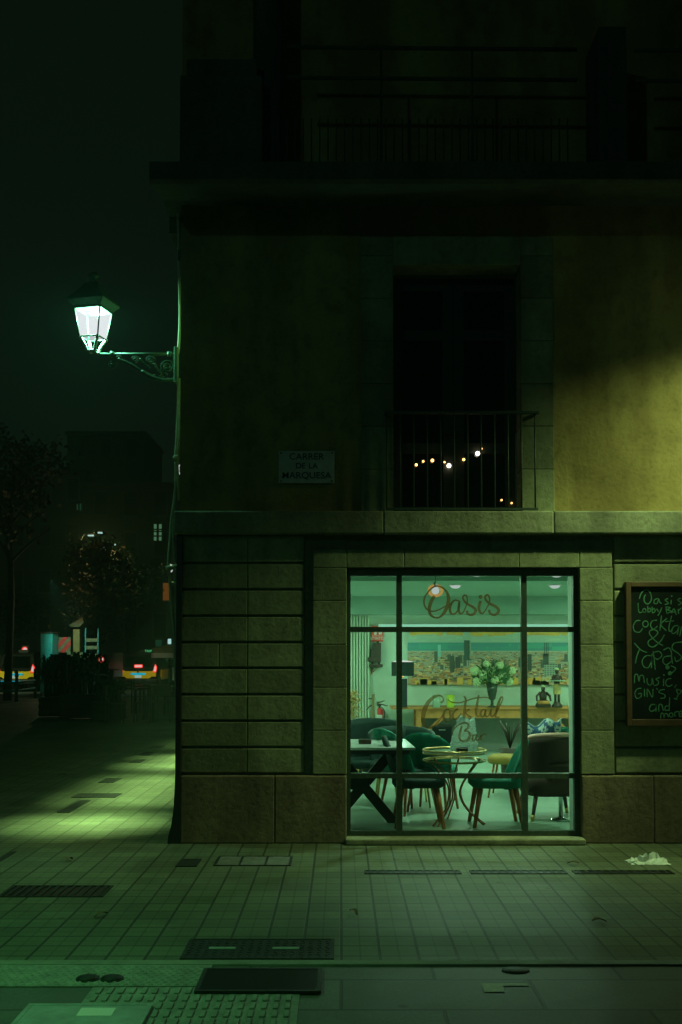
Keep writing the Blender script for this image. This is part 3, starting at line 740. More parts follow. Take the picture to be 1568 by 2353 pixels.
# wall lantern
def lantern(name, label, X, Y, Z, arm, rz, group, power, col, plate=True, shield=False):
    """bracket along local -X from the wall; (X, Y, Z) is where the bar meets the wall"""
    t = thing(name, label, "wall lamp", (X, Y, Z), rz, group)
    k = arm / 182.0                     # metres per photo pixel
    q = lambda x, y: (-(409-x)*k, 0, -(y-814)*k)
    mb = MB(); mb.tube([q(228,814), q(408,814)], .013, 10)
    for x in (258, 390): mb.lathe([(.014,-.02),(.022,-.02),(.022,.02),(.014,.02)], q(x,814), 10)
    br = mb.build("bracket_bar", "laniron", t)
    mb = MB()
    def w(pts, r=.011): mb.tube([q(*p) for p in catmull2(pts)], r*1.2, 6)
    w([(272,824),(300,836),(326,853)], .011); w([(326,853),(350,866),(378,874),(402,872),(408,866)], .015)
    def spiral(cx, cy, r0, turns, a0, sgn=1, r=.011):
        pts = []
        for i in range(int(turns*14)+1):
            f = i/(turns*14); a = a0 + sgn*f*turns*2*PI; rr = r0*(1-.86*f)
            pts.append(q(cx + rr*math.cos(a), cy + rr*math.sin(a)))
        mb.tube(pts, r*1.15, 6)
    spiral(386, 843, 17, 2.2, PI*.5, 1, .010); spiral(345, 828, 10, 1.7, 0, -1); spiral(312, 826, 8, 1.6, PI, 1); spiral(258, 837, 10, 1.9, -PI/2, 1, .009)
    w([(258,826),(270,820),(280,820)]); w([(355,835),(362,850),(372,861)]); w([(322,824),(334,838),(345,845)]); w([(398,822),(402,835),(404,852)], .01)
    for i in range(7): mb.ball(q(335+i*10, 858+i*2.2), .012, sub=1)
    mb.build("scrollwork", "laniron", t)
    if plate: MB().box(-.03, .004, -.03, .03, -.25, .06, .006).build("wall_plate", "laniron", t)
    # lamp head
    cx = -(409-214)*k; hz = lambda y: -(y-814)*k
    head = bpy.data.objects.new("lamp_head", None); COL.objects.link(head); head.parent = t; head.location = (cx, 0, 0); head.rotation_euler = (0, 0, 0 if shield else R(-14))
    z0, z1, z2, z3, zb = hz(777), hz(712), hz(696), hz(650), hz(807)
    wb, wt, wr = .082*arm/.66, .116*arm/.66, .165*arm/.66
    def ring4(w, z): return [Vector((a*w, b*w, z)) for a, b in ((-1,-1),(1,-1),(1,1),(-1,1))]
    lo, hi = ring4(wb, z0), ring4(wt, z1)
    for i in range(4):
        j = (i+1) % 4; mb = MB(); mb.quad(lo[i], lo[j], hi[j], hi[i])
        mb.build("glass_pane", "shutter" if (shield and i in shield) else "lan", head)  # shielded panes are opaque, added to block light towards the street
    mb = MB()
    for i in range(4):
        j = (i+1) % 4
        mb.tube([lo[i], hi[i]], .007, 6); mb.tube([lo[i], lo[j]], .007, 6); mb.tube([hi[i], hi[j]], .009, 6)
    mb.build("lantern_frame", "laniron", head)
    mb = MB(); r1, r2, r3, r4 = ring4(wt, z1+.001), ring4(wr, z2), ring4(wr*.98, z2+.012), ring4(wt*.42, z3)
    rm = ring4(wt*.93, (z2*.55+z3*.45))
    for a, b in ((r1, r2), (r2, r3), (r3, rm), (rm, r4)):
        for i in range(4): mb.quad(a[i], a[(i+1)%4], b[(i+1)%4], b[i])
    mb.quad(*r4)
    mb.build("lantern_roof", "laniron", head)
    mb = MB(); mb.lathe([(.05,z3),(.035,z3+.02),(.03,z3+.05),(.05,z3+.07),(.034,z3+.085),(.01,z3+.10)], n=12); mb.build("finial", "laniron", head)
    mb = MB()
    c4 = ring4(wb*.98, z0); d4 = ring4(wb*.42, zb)
    for i in range(4):
        mid = (c4[i]*.45 + d4[i]*.55); mid.x *= .92; mid.y *= .92
        mb.tube(catmull([c4[i], mid, d4[i]], 5), .014, 6)
    mb.lathe([(.0,0),(wb*.45,0),(wb*.5,.016),(.0,.02)], (0,0,zb-.006), 10)
    mb.tube([(0,0,zb), (wb*.5,0,zb-.02), (.09*arm, .0, 0.004)], .012, 6)
    mb.build("lantern_cup", "white", head)
    mb = MB(); mb.tube(catmull([(.02,0,z0),(.03,.01,z0-.03),(0,0,zb)], 6), .004, 6); mb.build("lamp_wire", "laniron", head)
    if shield:
        sb = MB(); sb.box(-wt-.012, -wt-.006, -.26, .26, z0-.27, z2-.01); sb.build("added_light_shield", "laniron", head)  # unseen plate added to keep light off the near pavement
    if shield: lamp('SPOT', "lantern_light", (-.10, 0, (z0+z1)/2 + .02), power, col, .11, parent=head, spot_size=R(152), spot_blend=.9); lamp('SPOT', "strip_fill_beam", (-.10, 0, (z0+z1)/2 + .02), 540, col, .03, parent=head, rot=aim((0,0,0), Vector((0, 2.9, -3.7))), spot_size=R(62), spot_blend=.8)  # beam is an extra spot added to brighten the pavement strip
    else: lamp('POINT', "lantern_light", (0, 0, z1 - .03), power, col, .035, parent=head)
    return t
def catmull2(p): return [(v.x, v.y) for v in catmull([Vector((a, b, 0)) for a, b in p], 5)]
LYY = 9.42
pl = P(409, 814, LYY)
lantern("wall_lantern", "lit old street lantern on a scrolled iron bracket at the corner of the ochre building", pl.x, LYY, pl.z, pl.x - P(227, 814, LYY).x, 0, "street lanterns on the facade", 115, (.26, 1., .60))
lanR = lantern("wall_lantern", "street lantern on the front wall past the chalkboard, at the edge of the view", 3.45, 9.26, 4.05, .86, R(90), "street lanterns on the facade", 660, (.69, 1., .38), shield=(0, 3))

# cables down the corner
def cables():
    t = thing("cable_bundle", "pale cables strapped down the corner of the building below the lantern", "cables", (XC-.02, 9.4, 0))
    Y = 9.42
    def put(mb, name, m="cable"):
        o = mb.build(name, m); o.parent = t; o.matrix_parent_inverse = Matrix.Translation(-t.location); return o
    def run(pts, r, name="cable"):
        mb = MB(); mb.tube(catmull([P(x, y, Y) for x, y in pts], 5), r, 6); put(mb, name)
    run([(409,480),(411,560),(412,620),(414,720),(412,780),(409,815)], .012)
    run([(410,870),(409,950),(407,1010),(404,1050),(405,1090),(401,1150),(394,1200),(392,1240),(388,1285),(389,1310),(395,1390),(402,1480),(405,1600)], .014)
    run([(413,870),(413,950),(411,1010),(407,1050),(409,1100),(412,1150)], .014)
    run([(411,870),(411,960),(408,1030),(405,1100),(399,1170),(398,1230),(402,1290),(404,1340),(405,1440),(407,1560),(408,1700)], .013)
    run([(407,1180),(412,1178)], .012)
    for x, y in ((405,1052), (389,1305), (403,1303), (402,1342)):
        mb = MB(); mb.lathe([(.022,-.02),(.03,-.012),(.03,.012),(.022,.02)], P(x, y, Y), 8); put(mb, "cable_clip")
    # small junction at the eave
    mb = MB(); mb.box(XC-.05, XC+.0, 9.4, 9.46, P(409,600,Y).z, P(409,575,Y).z, .005); put(mb, "junction_box", "iron")
cables()
# a caged lamp further along the side wall, peeping round the corner
def wall_bulb(px, py, Y, label, r=.05):
    p = P(px, py, Y); t = thing("bulkhead_lamp", label, "wall lamp", p, 0, "small lamps on the side wall")
    mb = MB(); mb.ball((0,0,0), r, (1,1,1.6)); mb.build("bulb", "lampwhite", t)
    MB().box(0, XC - p.x + .02 if XC > p.x else .05, -.03, .03, -.03, .03, .006).build("mount", "iron", t)
lamp('SPOT', "corner_lamp_light", (XC-.12, 9.8, 3.05), 40, (.5, 1., .36), .03, rot=aim((XC-.12,9.8,3.05), (-2.1,8.65,0)), spot_size=R(50), spot_blend=.7)
wall_bulb(413.5, 1079, 9.9, "small white lamp glinting beside the cables above the stone ledge", .028)
wall_bulb(392, 1306, 22, "small bright lamp shining between the loose cables at ground floor height", .055)

# glowing beads on a wire, added to imitate reflections in the balcony glass
def door_glint():
    t = thing("door_reflections", "tiny glowing amber beads added as reflections on the dark balcony door glass", "reflected lights", (P(1030,1060,9.545).x, 9.545, P(1030,1060,9.545).z))
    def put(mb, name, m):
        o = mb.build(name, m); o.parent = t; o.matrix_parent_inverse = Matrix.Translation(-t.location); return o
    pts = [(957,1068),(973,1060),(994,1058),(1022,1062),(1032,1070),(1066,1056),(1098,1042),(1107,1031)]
    mb = MB(); mb.tube([P(x, y-3, 9.548) for x, y in pts], .002, 4); put(mb, "wire", "black")  # wire is made up to link the imitated reflections
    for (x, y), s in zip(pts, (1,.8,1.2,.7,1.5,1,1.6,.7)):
        mb = MB(); mb.ball(P(x, y, 9.545), .012*s, sub=2); put(mb, "bulb", "door_glint" if s < 1.4 else "door_glint_white")  # each bulb stands in for a reflected light
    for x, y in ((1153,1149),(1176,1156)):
        mb = MB(); mb.ball(P(x, y, 9.545), .009, sub=1); put(mb, "bulb", "door_glint")
door_glint()
#@@PART3
# ================================================================== things on the pavement
def plate(name, label, cat, x0, x1, y0, y1, m, group=None, kind="plain", rim="cast", z=.004):
    a = G(x0, y1); b = G(x1, y0); X0, Y0, X1, Y1 = a.x, a.y, b.x, b.y
    w, d = (X1-X0)/2, (Y1-Y0)/2
    t = thing(name, label, cat, ((X0+X1)/2, (Y0+Y1)/2, 0), 0, group)
    mb = MB(); e = min(.02, d*.25)
    mb.box(-w, w, -d, -d+e, 0, z+.002); mb.box(-w, w, d-e, d, 0, z+.002); mb.box(-w, -w+e, -d+e, d-e, 0, z+.002); mb.box(w-e, w, -d+e, d-e, 0, z+.002)
    mb.build("rim", rim, t)
    mb = MB()
    if kind == "grate":
        n = max(4, int(2*w/.055))
        for i in range(n):
            x = -w+e + (2*w-2*e)*(i+.5)/n; mb.box(x-.012, x+.012, -d+e, d-e, -.02, z+.001)
        mb.build("grate_bars", m, t)
        MB().box(-w+e, w-e, -d+e, d-e, .0005, .0015).build("pit_shade_sheet", "taxiblk", t)  # black sheet laid flat in place of the pit's darkness
    elif kind == "tread":
        mb.box(-w+e, w-e, -d+e, d-e, 0, z)
        n = int(2*w/.045); k = int(2*d/.045)
        for i in range(n):
            for j in range(k):
                x = -w+.03+i*.045; y = -d+.03+j*.045
                mb.box(x-.012, x+.012, y-.004, y+.004, z, z+.002, rot=Matrix.Rotation(R(45 if (i+j) % 2 else -45), 3, 'Z'))
        mb.build("lid", m, t)
        for sx in (-.5, .35):
            MB().box(w*sx-.07, w*sx+.07, -.02, .02, z+.001, z+.004).build("lifting_handle", "plate", t)
    elif kind == "lids":
        mb.box(-w+e, w-e, -d+e, d-e, 0, z); mb.build("lid", m, t)
        for i in (1, 2):
            x = -w + 2*w*i/3; MB().box(x-.008, x+.008, -d+e, d-e, z, z+.003).build("joint_bar", "cast", t)
    else:
        mb.box(-w+e, w-e, -d+e, d-e, 0, z); mb.build("lid", m, t)
        if kind == "label": MB().box(-w*.1, w*.45, -d*.1, d*.6, z, z+.002).build("name_plate", "white", t)
    return t
plate("drain_grate", "wide iron drain grate on the pavement at the left edge of the view", "drain grate", -6, 262, 2036, 2062, "cast", "drain grates", "grate")
for x0, x1, l in ((838, 1057, "narrow drain slot below the left half of the bar window"), (1083, 1297, "narrow drain slot below the right half of the bar window"), (1322, 1540, "narrow drain slot under the crumpled napkin, right of the window")):
    plate("drain_slot", l, "drain", x0, x1, 2001, 2009, "cast", "narrow drains before the bar", "grate")
for q, l, k in (((341,380,1714,1720), "farthest small dark utility lid on the side pavement", "plain"), ((318,356,1729,1736), "second farthest small dark utility lid on the side pavement", "plain"), ((297,336,1746,1753), "third small dark lid along the side pavement, counting from the taxis", "plain"),
             ((226,280,1789,1799), "short dark lid between the three small ones and the long strip", "plain"), ((164,280,1824,1833), "long thin dark lid on the side pavement", "plain"), ((131,208,1840,1868), "square dark grid lid in front of the long thin lid", "grate"),
             ((-12,38,1958,1981), "dark lid cut off by the left edge of the view", "plain"), ((403,464,1975,1992), "small dark lid at the foot of the building corner", "plain")):
    plate("utility_lid", l, "utility lid", *q, "cast", "dark utility lids in the side pavement", k)
plate("meter_lid", "row of three grey meter lids at the foot of the rusticated wall", "utility lid", 490, 674, 1968, 1990, "lidstone", None, "lids")
plate("tread_plate_cover", "large patterned iron cover with two handles in the tiled pavement", "utility cover", 413, 769, 2159, 2205, "cast", "large covers near the kerb", "tread")
plate("dark_cover", "large smooth black cover in front of the kerb strip", "utility cover", 446, 741, 2230, 2284, "taxiblk", "large covers near the kerb", z=.012)
plate("steel_cover", "bright ribbed steel cover with a pale plate at the bottom left corner", "utility cover", 20, 352, 2313, 2366, "plate", None, "label", rim="plate", z=.012)
for x, y in ((202, 2251), (258, 2251)):
    p = G(x, y); t = thing("valve_cap", "small dark round valve cap on the studded strip, " + ("nearer the left edge" if x < 230 else "nearer the big black cover"), "valve cap", (p.x, p.y, .002), 0, "valve caps")
    MB().lathe([(.05,0),(.048,.012),(.02,.016)], n=16).build("cap", "cast", t); MB().lathe([(.056,0),(.056,.006)], n=16).build("ring", "cast", t)
p = G(1185, 2228); tag(MB().lathe([(.07,-.004),(.068,.003),(.0,.004)], (0,0,0), 18, 1, .8).build("round_cover", "cast", loc=(p.x, p.y, -.004)), "dark round cover on the granite apron above the painted corner mark", "utility cover")
mb = MB(); a = G(1114, 2278); b = G(1212, 2258); c3 = G(1152, 2268)
mb.quad((a.x, a.y, -.002), (G(1160,2278).x, a.y, -.002), (G(1156,2263).x, G(784,2264).y, -.002), (a.x, G(784,2264).y, -.002))
mb.quad((a.x, G(784,2264).y, -.002), (b.x, G(784,2264).y, -.002), (b.x, b.y, -.002), (a.x, b.y, -.002))
struct(mb.build("road_marking", "mark"))
# crumpled napkin
p = G(1490, 1983)
def napkin():
    t = thing("crumpled_napkin", "crumpled pale paper napkin lying on the pavement right of the window", "litter", (p.x, p.y, .0))
    mb = MB(); r2 = random.Random(3)
    hts = {}
    def fn(u, v):
        a, b = (u-.5)*2, (v-.5)*2; k = (round(u*15), round(v*9))
        if k not in hts: hts[k] = (r2.uniform(0,1)**1.5, r2.uniform(-.012,.012), r2.uniform(-.012,.012))
        h = hts[k]; e = max(0, 1-abs(a)**2)*max(0, 1-abs(b)**2)
        return Vector((a*.15+h[1], b*.085+h[2], .004 + e*(.03+.065*h[0])))
    mb.grid(fn, 16, 10, False)
    mb.build("paper", "paper", t, False)
napkin()
for i, (x, y, l) in enumerate(((145, 1783, "tiny dry leaf on the side pavement near the short dark lid"), (160, 1979, "dry leaf on the pavement above the wide drain grate"), (1317, 1988, "dry leaf between the window sill and the right drain slot"), (232, 2108, "dry leaf below the wide drain grate"), (813, 2102, "dry leaf in the middle of the tiled pavement"), (1378, 2122, "pale scrap in the dark right of the pavement"))):
    q = G(x, y); mb = MB()
    mb.grid(lambda u, v: Vector(((u-.5)*.09, (v-.5)*.045*math.sin(PI*max(.05, min(.95, u))), .012 + .02*abs(v-.5) + .012*math.sin(u*4))), 6, 4)
    o = mb.build("fallen_leaf", "leafdry", loc=(q.x, q.y, 0)); o.rotation_euler = (0, 0, i*1.3); tag(o, l, "leaf", "litter and leaves")

# ================================================================== inside the bar
def at(x, y, Y): return P(x, y, Y)
YB = 17.88
# ceiling spots
def spot(x, y, label, col=(.62, 1., .66), power=13, m="lampwhite"):
    d = ray(x, y); t = (RZ1-.014-HC)/d.z; p = Vector((d.x*t, d.y*t, RZ1-.0))
    ceiling_spot(p, label, power, col, m)
def ceiling_spot(p, label, power, col, m="lampwhite"):
    r = thing("ceiling_spot", label, "ceiling light", p, 0, "ceiling spots of the bar")
    MB().lathe([(.085,-.012),(.085,0)], n=20).build("trim_ring", "white", r)
    mb = MB(); mb.ball((0,0,-.012), .072, (1,1,.55)); mb.build("lens", m, r)  # lens bulged to put the spot's bloom into its shape
    lamp('AREA', "spot_light", (0,0,-.056), power, col, .14, parent=r)
IC = (.58, 1., .66)
spot(1047, 1346, "oval white ceiling spot right of the glowing bulb over the Oasis lettering", IC, 24)
spot(1275, 1346, "white ceiling spot seen in the right pane", IC, 24)
q = at(1001, 1357, 12.2)
t = thing("pendant_bulb", "glowing warm bulb hanging behind the letter O", "pendant lamp", q)
mb = MB(); mb.ball((0,0,0), .045); mb.build("bulb", "lampwhite", t)
mb = MB(); mb.lathe([(.02,.03),(.022,.07),(.012,.09)], n=10); mb.tube([(0,0,.09),(0,0,RZ1-q.z)], .004, 6); mb.build("flex", "black", t)
mb = MB(); mb.tube([(.072*math.cos(k*PI/8), 0, .072*math.sin(k*PI/8)*.8) for k in range(16)], .016, 6, True); mb.build("amber_ring", emis("amber_ring_glow", (.95,.55,.14), .45), t)
for i, (X, Y) in enumerate(((.2, 12.2), (2.9, 11.9), (1.5, 12.3), (4.0, 13.9), (-.5, 13.5), (1.2, 12.0), (4.0, 16.2), (2.4, 12.4), (-.5, 16.0), (1.2, 10.5))):
    ceiling_spot((X, Y, RZ1), ("ceiling spot over the marble table", "ceiling spot over the brown armchair", "ceiling spot over the middle of the bar", "ceiling spot by the right wall, halfway back", "ceiling spot by the side wall, halfway back", "ceiling spot before the cross beam, left", "ceiling spot in the far right corner of the bar", "ceiling spot before the cross beam, right", "ceiling spot in the far left corner of the bar", "ceiling spot over the round wire table")[i], (3, 3, 5, 14, 14, 9, 26, 9, 26, 24)[i], IC)
# light strip under the bulkhead
a = at(872, 1437, 17.4); b = at(1330, 1437, 17.4)
t = thing("light_strip", "thin bright light strip along the top of the city mural", "light strip", ((a.x+b.x)/2, 17.80, P(1100,1437,17.8).z)); w = (b.x-a.x)/2
MB().box(-w, w, -.012, .03, -.035, .02).build("channel", "white", t); MB().box(-w, w, -.016, -.013, -.02, .015).build("diffuser", emis("strip_light", (.38, .9, .62), .7), t)

# city mural
def mural():
    x0, x1 = at(937, 1502, YB).x, at(1316, 1502, YB).x; z1, z0 = at(784, 1446, YB).z, at(784, 1573, YB).z
    W, H = x1-x0, z1-z0; Yp = YB - .04
    t = thing("city_mural", "wide three panel aerial city picture with sea horizon over the wooden table", "picture", ((x0+x1)/2, YB, (z0+z1)/2))
    def panel(px, pw):
        mb = MB(); cl = []; r2 = random.Random(int(px*100)+5)
        def q(ax, az, bx, bz, dy, col):
            ax, bx = max(ax, px), min(bx, px+pw)
            if bx - ax < 1e-4: return
            f = mb.quad((ax, Yp-dy, az), (bx, Yp-dy, az), (bx, Yp-dy, bz), (ax, Yp-dy, bz)); cl.append(col)
        mb.box(px+.002, px+pw-.002, Yp, YB-.002, z0, z1); cl += [(.4,.38,.3)]*6
        q(px, z0+H*.76, px+pw, z1, .0015, (.42,.55,.46))                       # sky
        for i in range(60):
            a = px + r2.random()*pw; zc = z0+H*(.78+.2*r2.random()); s_ = .03+.07*r2.random()
            q(a, zc, a+s_*2, min(z1, zc+s_*.35), .0018+i*1e-5, (.42+.1*r2.random(),.54+.1*r2.random(),.46))
        for i in range(26):                                                     # amber foliage along the top
            a = px + r2.random()*pw; s_ = .03+.09*r2.random(); g = r2.random()
            q(a, z1-H*(.03+.10*r2.random()), a+s_*1.6, z1, .003+i*1e-5, (.72+.2*g,.42+.12*g,.09))
        q(px, z0+H*.60, px+pw, z0+H*.76, .002, (.08,.31,.29)); [q(px+pw*r2.random()-.1, z0+H*(.62+.13*r2.random()), px+pw*r2.random()+.2, z0+H*(.63+.13*r2.random()), .0022+_k*2e-5, (.09,.28+.14*r2.random(),.30)) for _k in range(8)]; q(px, z0+H*.595, px+pw, z0+H*.61, .0024, (.5,.52,.42))
        n = 620
        pal = ((.62,.32,.11),(.66,.42,.20),(.44,.21,.08),(.20,.12,.06),(.72,.56,.34),(.09,.09,.06),(.42,.36,.22),(.70,.26,.06))
        for i in range(n):
            f = i/n; zc = z0 + H*(.60*(1-f)); sz = .012 + .05*f*r2.random(); a = px + r2.random()*pw - .02
            c_ = pal[int(r2.random()*8)]; k = .75+.5*r2.random()
            q(a, max(z0, zc-sz*.7), a+sz*(1+2.2*r2.random()), zc, .003+i*2e-6, tuple(v*k for v in c_))
        for i in range(5):
            a = px + r2.random()*pw; hh = H*(.08+.12*r2.random()); zz_ = z0+H*(.25+.2*r2.random())
            q(a, zz_, a+.05+.05*r2.random(), zz_+hh, .0045, (.10,.12,.09)); q(a+.055, zz_, a+.075, zz_+hh, .0047, (.5,.46,.34))
        for i in range(10):
            a = px + r2.random()*pw; g = r2.random(); q(a, z0, a+.05+.1*r2.random(), z0+H*(.04+.09*r2.random()), .0048, (.85,.42+.1*g,.08))
        # towers
        for ax, aw, az, ah, col in ((1066,13,.44,.36,(.05,.10,.08)),(1077,5,.5,.29,(.35,.42,.32)),(1034,10,.22,.30,(.07,.08,.06)),(1046,12,.30,.2,(.06,.07,.06)),(1212,9,.25,.3,(.04,.06,.045)),(1247,13,.36,.20,(.06,.08,.06)),(1250,1.5,.5,.26,(.05,.06,.05)),(1254,1.5,.5,.26,(.05,.06,.05)),(1258,1.5,.5,.26,(.05,.06,.05)),(1262,14,.36,.18,(.5,.5,.38)),(1249,32,.16,.22,(.34,.40,.32)),(1006,7,.5,.22,(.3,.6,.6)),(1160,9,.1,.34,(.3,.2,.1))):
            X_ = at(ax, 1502, YB).x; ww = aw/147.
            q(X_, z0+H*az, X_+ww, z0+H*(az+ah), .006, col)
            if aw > 12 and col[0] > .3:
                for i in range(5):
                    for j in range(6):
                        q(X_+ww*(i+.2)/5, z0+H*(az+ah*(j+.25)/6), X_+ww*(i+.75)/5, z0+H*(az+ah*(j+.7)/6), .0065, (.08,.09,.07))
        me_cols = cl
        bm = mb.bm; lay = bm.loops.layers.float_color.new("Col"); bm.faces.ensure_lookup_table()
        for f, c_ in zip(bm.faces, me_cols):
            for lp in f.loops: lp[lay] = (*c_, 1)
        me = bpy.data.meshes.new("panel"); bm.to_mesh(me); bm.free(); o = bpy.data.objects.new("panel", me); COL.objects.link(o); me.materials.append(MUR)
        o.parent = t; o.matrix_parent_inverse = Matrix.Translation(-t.location)
    for k in range(3): panel(x0 + W*k/3, W/3)
    p = at(1258, 1561, YB)
    M["paleletters"] = mat("pale_letters", (.66,.64,.48), .7)
    o = text("BCN", .11, "paleletters", t, "lettering", (p.x-t.location.x, Yp-.012-t.location.y, p.z-t.location.z), bold=.004, sx=.8)
MUR = attr_mat("mural_print", .6)
mural()

# console table along the back wall
def console():
    x0, x1 = at(900, 1627, 17.1).x, at(1340, 1627, 17.1).x; zt = at(784, 1625, 17.1).z
    t = thing("console_table", "long pale wooden console table under the city mural", "table", ((x0+x1)/2, 17.4, ZF)); w = (x1-x0)/2; h = zt-ZF
    MB().box(-w, w, -.28, .36, h-.035, h, .006).build("tabletop", "wood", t)
    xa = at(956, 1700, 17.2).x - t.location.x
    MB().box(xa, w-.05, -.24, -.20, h-.17, h-.036).build("apron", "wood", t)
    for lx in (xa, w-.12):
        for y in (-.24, .24): MB().box(lx, lx+.085, y, y+.085, 0, h-.17 if y < 0 else h-.036, .004).build("leg", "wood", t)
    for s, xb in ((1, xa+.085), (-1, w-.12)):
        mb = MB(); mb.prism([(xb, h-.52), (xb, h-.44), (xb+s*.27, h-.171), (xb+s*.35, h-.171)], (-.235, -.19)); mb.build("brace", "wood", t)
    return t, zt
CT, ZC = console()
def lampblack():
    p = at(926, 1622, 17.15)
    t = thing("table_lamp", "table lamp with black drum shade and tall black block body", "lamp", (p.x, 17.15, ZC))
    h0, h1 = at(784, 1553, 17.15).z-ZC, at(784, 1521, 17.15).z-ZC; hb = at(784, 1559, 17.15).z-ZC
    MB().box(-.065, .065, -.065, .065, .008, hb, .006).build("body", "shade", t)
    MB().box(-.07, .07, -.07, .07, 0, .008).build("foot", "brown", t)
    mb = MB(); mb.tube([(0,0,hb),(0,0,h0+.12)], .01, 8); mb.build("stem", "copper", t)
    mb = MB(); mb.lathe([(.172,h0),(.172,h1)], n=32, cap=False); mb.lathe([(.165,h1),(.165,h0)], n=32, cap=False); mb.build("lampshade", "shade", t)
    mb = MB(); mb.ball((0,0,h1-.004), .163, (1,1,.15), 3); mb.lathe([(.0001,h1+.004),(.164,h1+.004)], n=32, cap=False); mb.lathe([(.0001,h0+.02),(.164,h0+.02)], n=32, cap=False); mb.build("diffuser", "shadelit", t)
    lamp('POINT', "lamp_glow_low", (0,-.0,h0-.03), 5, (.5,1.,.68), .05, parent=t); lamp('POINT', "lamp_glow_high", (0,0,h1+.06), 5, (.5,1.,.68), .05, parent=t)
lampblack()
def flowers():
    p = at(1131, 1625, 17.1); t = thing("flower_vase", "dark glass vase with a loose bunch of pale green hydrangeas on the table", "vase", (p.x, 17.08, ZC))
    mb = MB(); mb.lathe([(.07,0),(.075,.012),(.025,.03),(.022,.10),(.05,.13),(.075,.24),(.095,.36),(.088,.36),(.07,.24),(.03,.14)], n=20); mb.build("vase", "dvase", t)
    r2 = random.Random(4)
    mb = MB()
    for i in range(380):
        a = r2.random()*2*PI; u = r2.random(); v = Vector((math.cos(a)*(.07+.22*u), math.sin(a)*(.06+.14*u), .36+.34*r2.random()*(1-.4*u)))
        d = Vector((math.cos(a)*.9, math.sin(a)*.6, r2.uniform(-.2,1))).normalized(); n_ = d.cross(Vector((r2.random(), r2.random(), r2.random()))).normalized()
        l = .05+.05*r2.random(); wd = .012+.014*r2.random()
        mb.quad(v-n_*wd*.3, v+d*l*.5-n_*wd, v+d*l, v+d*l*.5+n_*wd)
    for i in range(9):
        a = i*.7; mb.tube([(0,0,.2),(math.cos(a)*.05,math.sin(a)*.05,.36),(math.cos(a)*.2,math.sin(a)*.13,.5)], .004, 5)
    mb.build("leaves", "bouquet", t)
    for dx, dz, r in ((-.28,.56,.075),(-.15,.50,.08),(-.03,.56,.09),(.16,.47,.095),(-.24,.39,.07),(.25,.39,.07),(.10,.64,.06),(.29,.56,.06),(-.10,.66,.05),(.02,.42,.06)):
        mb = MB(); y = r2.uniform(-.14,-.02)
        for i in range(46):
            d = Vector((r2.gauss(0,1), r2.gauss(0,1), r2.gauss(0,1))).normalized(); c_ = Vector((dx,y,dz))*1 + d*r*.78
            u = d.orthogonal().normalized(); v = d.cross(u); s_ = .02
            b = bmesh.ops.create_icosphere(mb.bm, subdivisions=1, radius=s_, matrix=Matrix.Translation(c_))
        mb.ball((dx,y,dz), r*.8, sub=2); mb.build("blossom", "petal", t)
flowers()
def figurines():
    p = at(1248, 1625, 17.1); t = thing("seated_figurine", "small carved figurine of a seated drummer with a pale cap", "figurine", (p.x, 17.08, ZC))
    mb = MB(); mb.lathe([(.115,0),(.12,.03),(.10,.07),(.085,.10),(.03,.12)], n=16, sy=.8); mb.tube([(0,0,.09),(0,0,.18),(0,0,.23),(0,0,.25)], [.05,.06,.04,.024], 10)
    for s in (-1,1): mb.tube([(s*.045,0,.225),(s*.10,-.02,.17),(s*.105,-.06,.10)], [.02,.018,.014], 8)
    mb.ball((0,-.005,.285), .036, (.9,.95,1.2)); mb.build("body", "carved", t)
    mb = MB(); mb.ball((0,0,.318), .036, (1,1,.6)); mb.build("cap", "petal", t); mb = MB(); mb.lathe([(.09,0),(.095,.03),(.085,.05)], (0,-.03,.05), 14); mb.build("drum", "wood", t)
    p = at(1280, 1625, 17.1); t = thing("standing_figurine", "tall carved figurine of a waiter holding a round tray", "figurine", (p.x, 17.08, ZC))
    mb = MB(); mb.lathe([(.085,0),(.08,.03),(.055,.06),(.05,.085)], n=14)
    for s in (-1,1): mb.tube([(s*.025,0,.08),(s*.026,-.004,.18),(s*.028,0,.30)], [.018,.02,.03], 8); mb.tube([(s*.05,0,.48),(s*.075,-.02,.42),(s*.05,-.08,.40)], [.02,.017,.014], 8)
    mb.tube([(0,0,.28),(0,0,.38),(0,0,.47),(0,0,.50)], [.05,.045,.055,.024], 10); mb.ball((0,-.005,.545), .034, (.9,.95,1.25)); mb.build("body", "carved", t)
    mb = MB(); mb.lathe([(.0001,0),(.115,.0),(.12,.016),(.11,.012)], (0,-.09,.40), 20, cap=False); mb.build("tray", "tgreen", t)
    mb = MB(); mb.ball((0,0,.58), .034, (1,1,.6)); mb.build("cap", "petal", t)
    mb = MB(); mb.lathe([(.062,.20),(.055,.30),(.05,.36)], n=12, cap=False); mb.build("apron", "pampas", t)
figurines()
for x, w, l in ((1035, 16, "lime green candle glass left of the vase"), (1003, 14, "clear green candle glass near the black lamp")):
    p = at(x, 1624, 17.05); t = thing("candle_glass", l, "candle holder", (p.x, 17.02, ZC), 0, "candle glasses")
    h = .19; mb = MB(); mb.lathe([(.055,0),(.06,.01),(.062,h),(.056,h),(.054,.02)], n=18, cap=False); mb.build("glass", "limegl" if x > 1020 else "tgreen", t)
    mb = MB(); mb.lathe([(.0001,.012),(.05,.012),(.05,.07),(.0001,.07)], n=14, cap=False); mb.build("candle", "petal", t)
p = at(1015, 1700, 17.2); t = thing("black_speaker", "black box speaker on the floor under the wooden table", "speaker", (p.x, 17.25, ZF))
h = at(784, 1667, 17.2).z - ZF
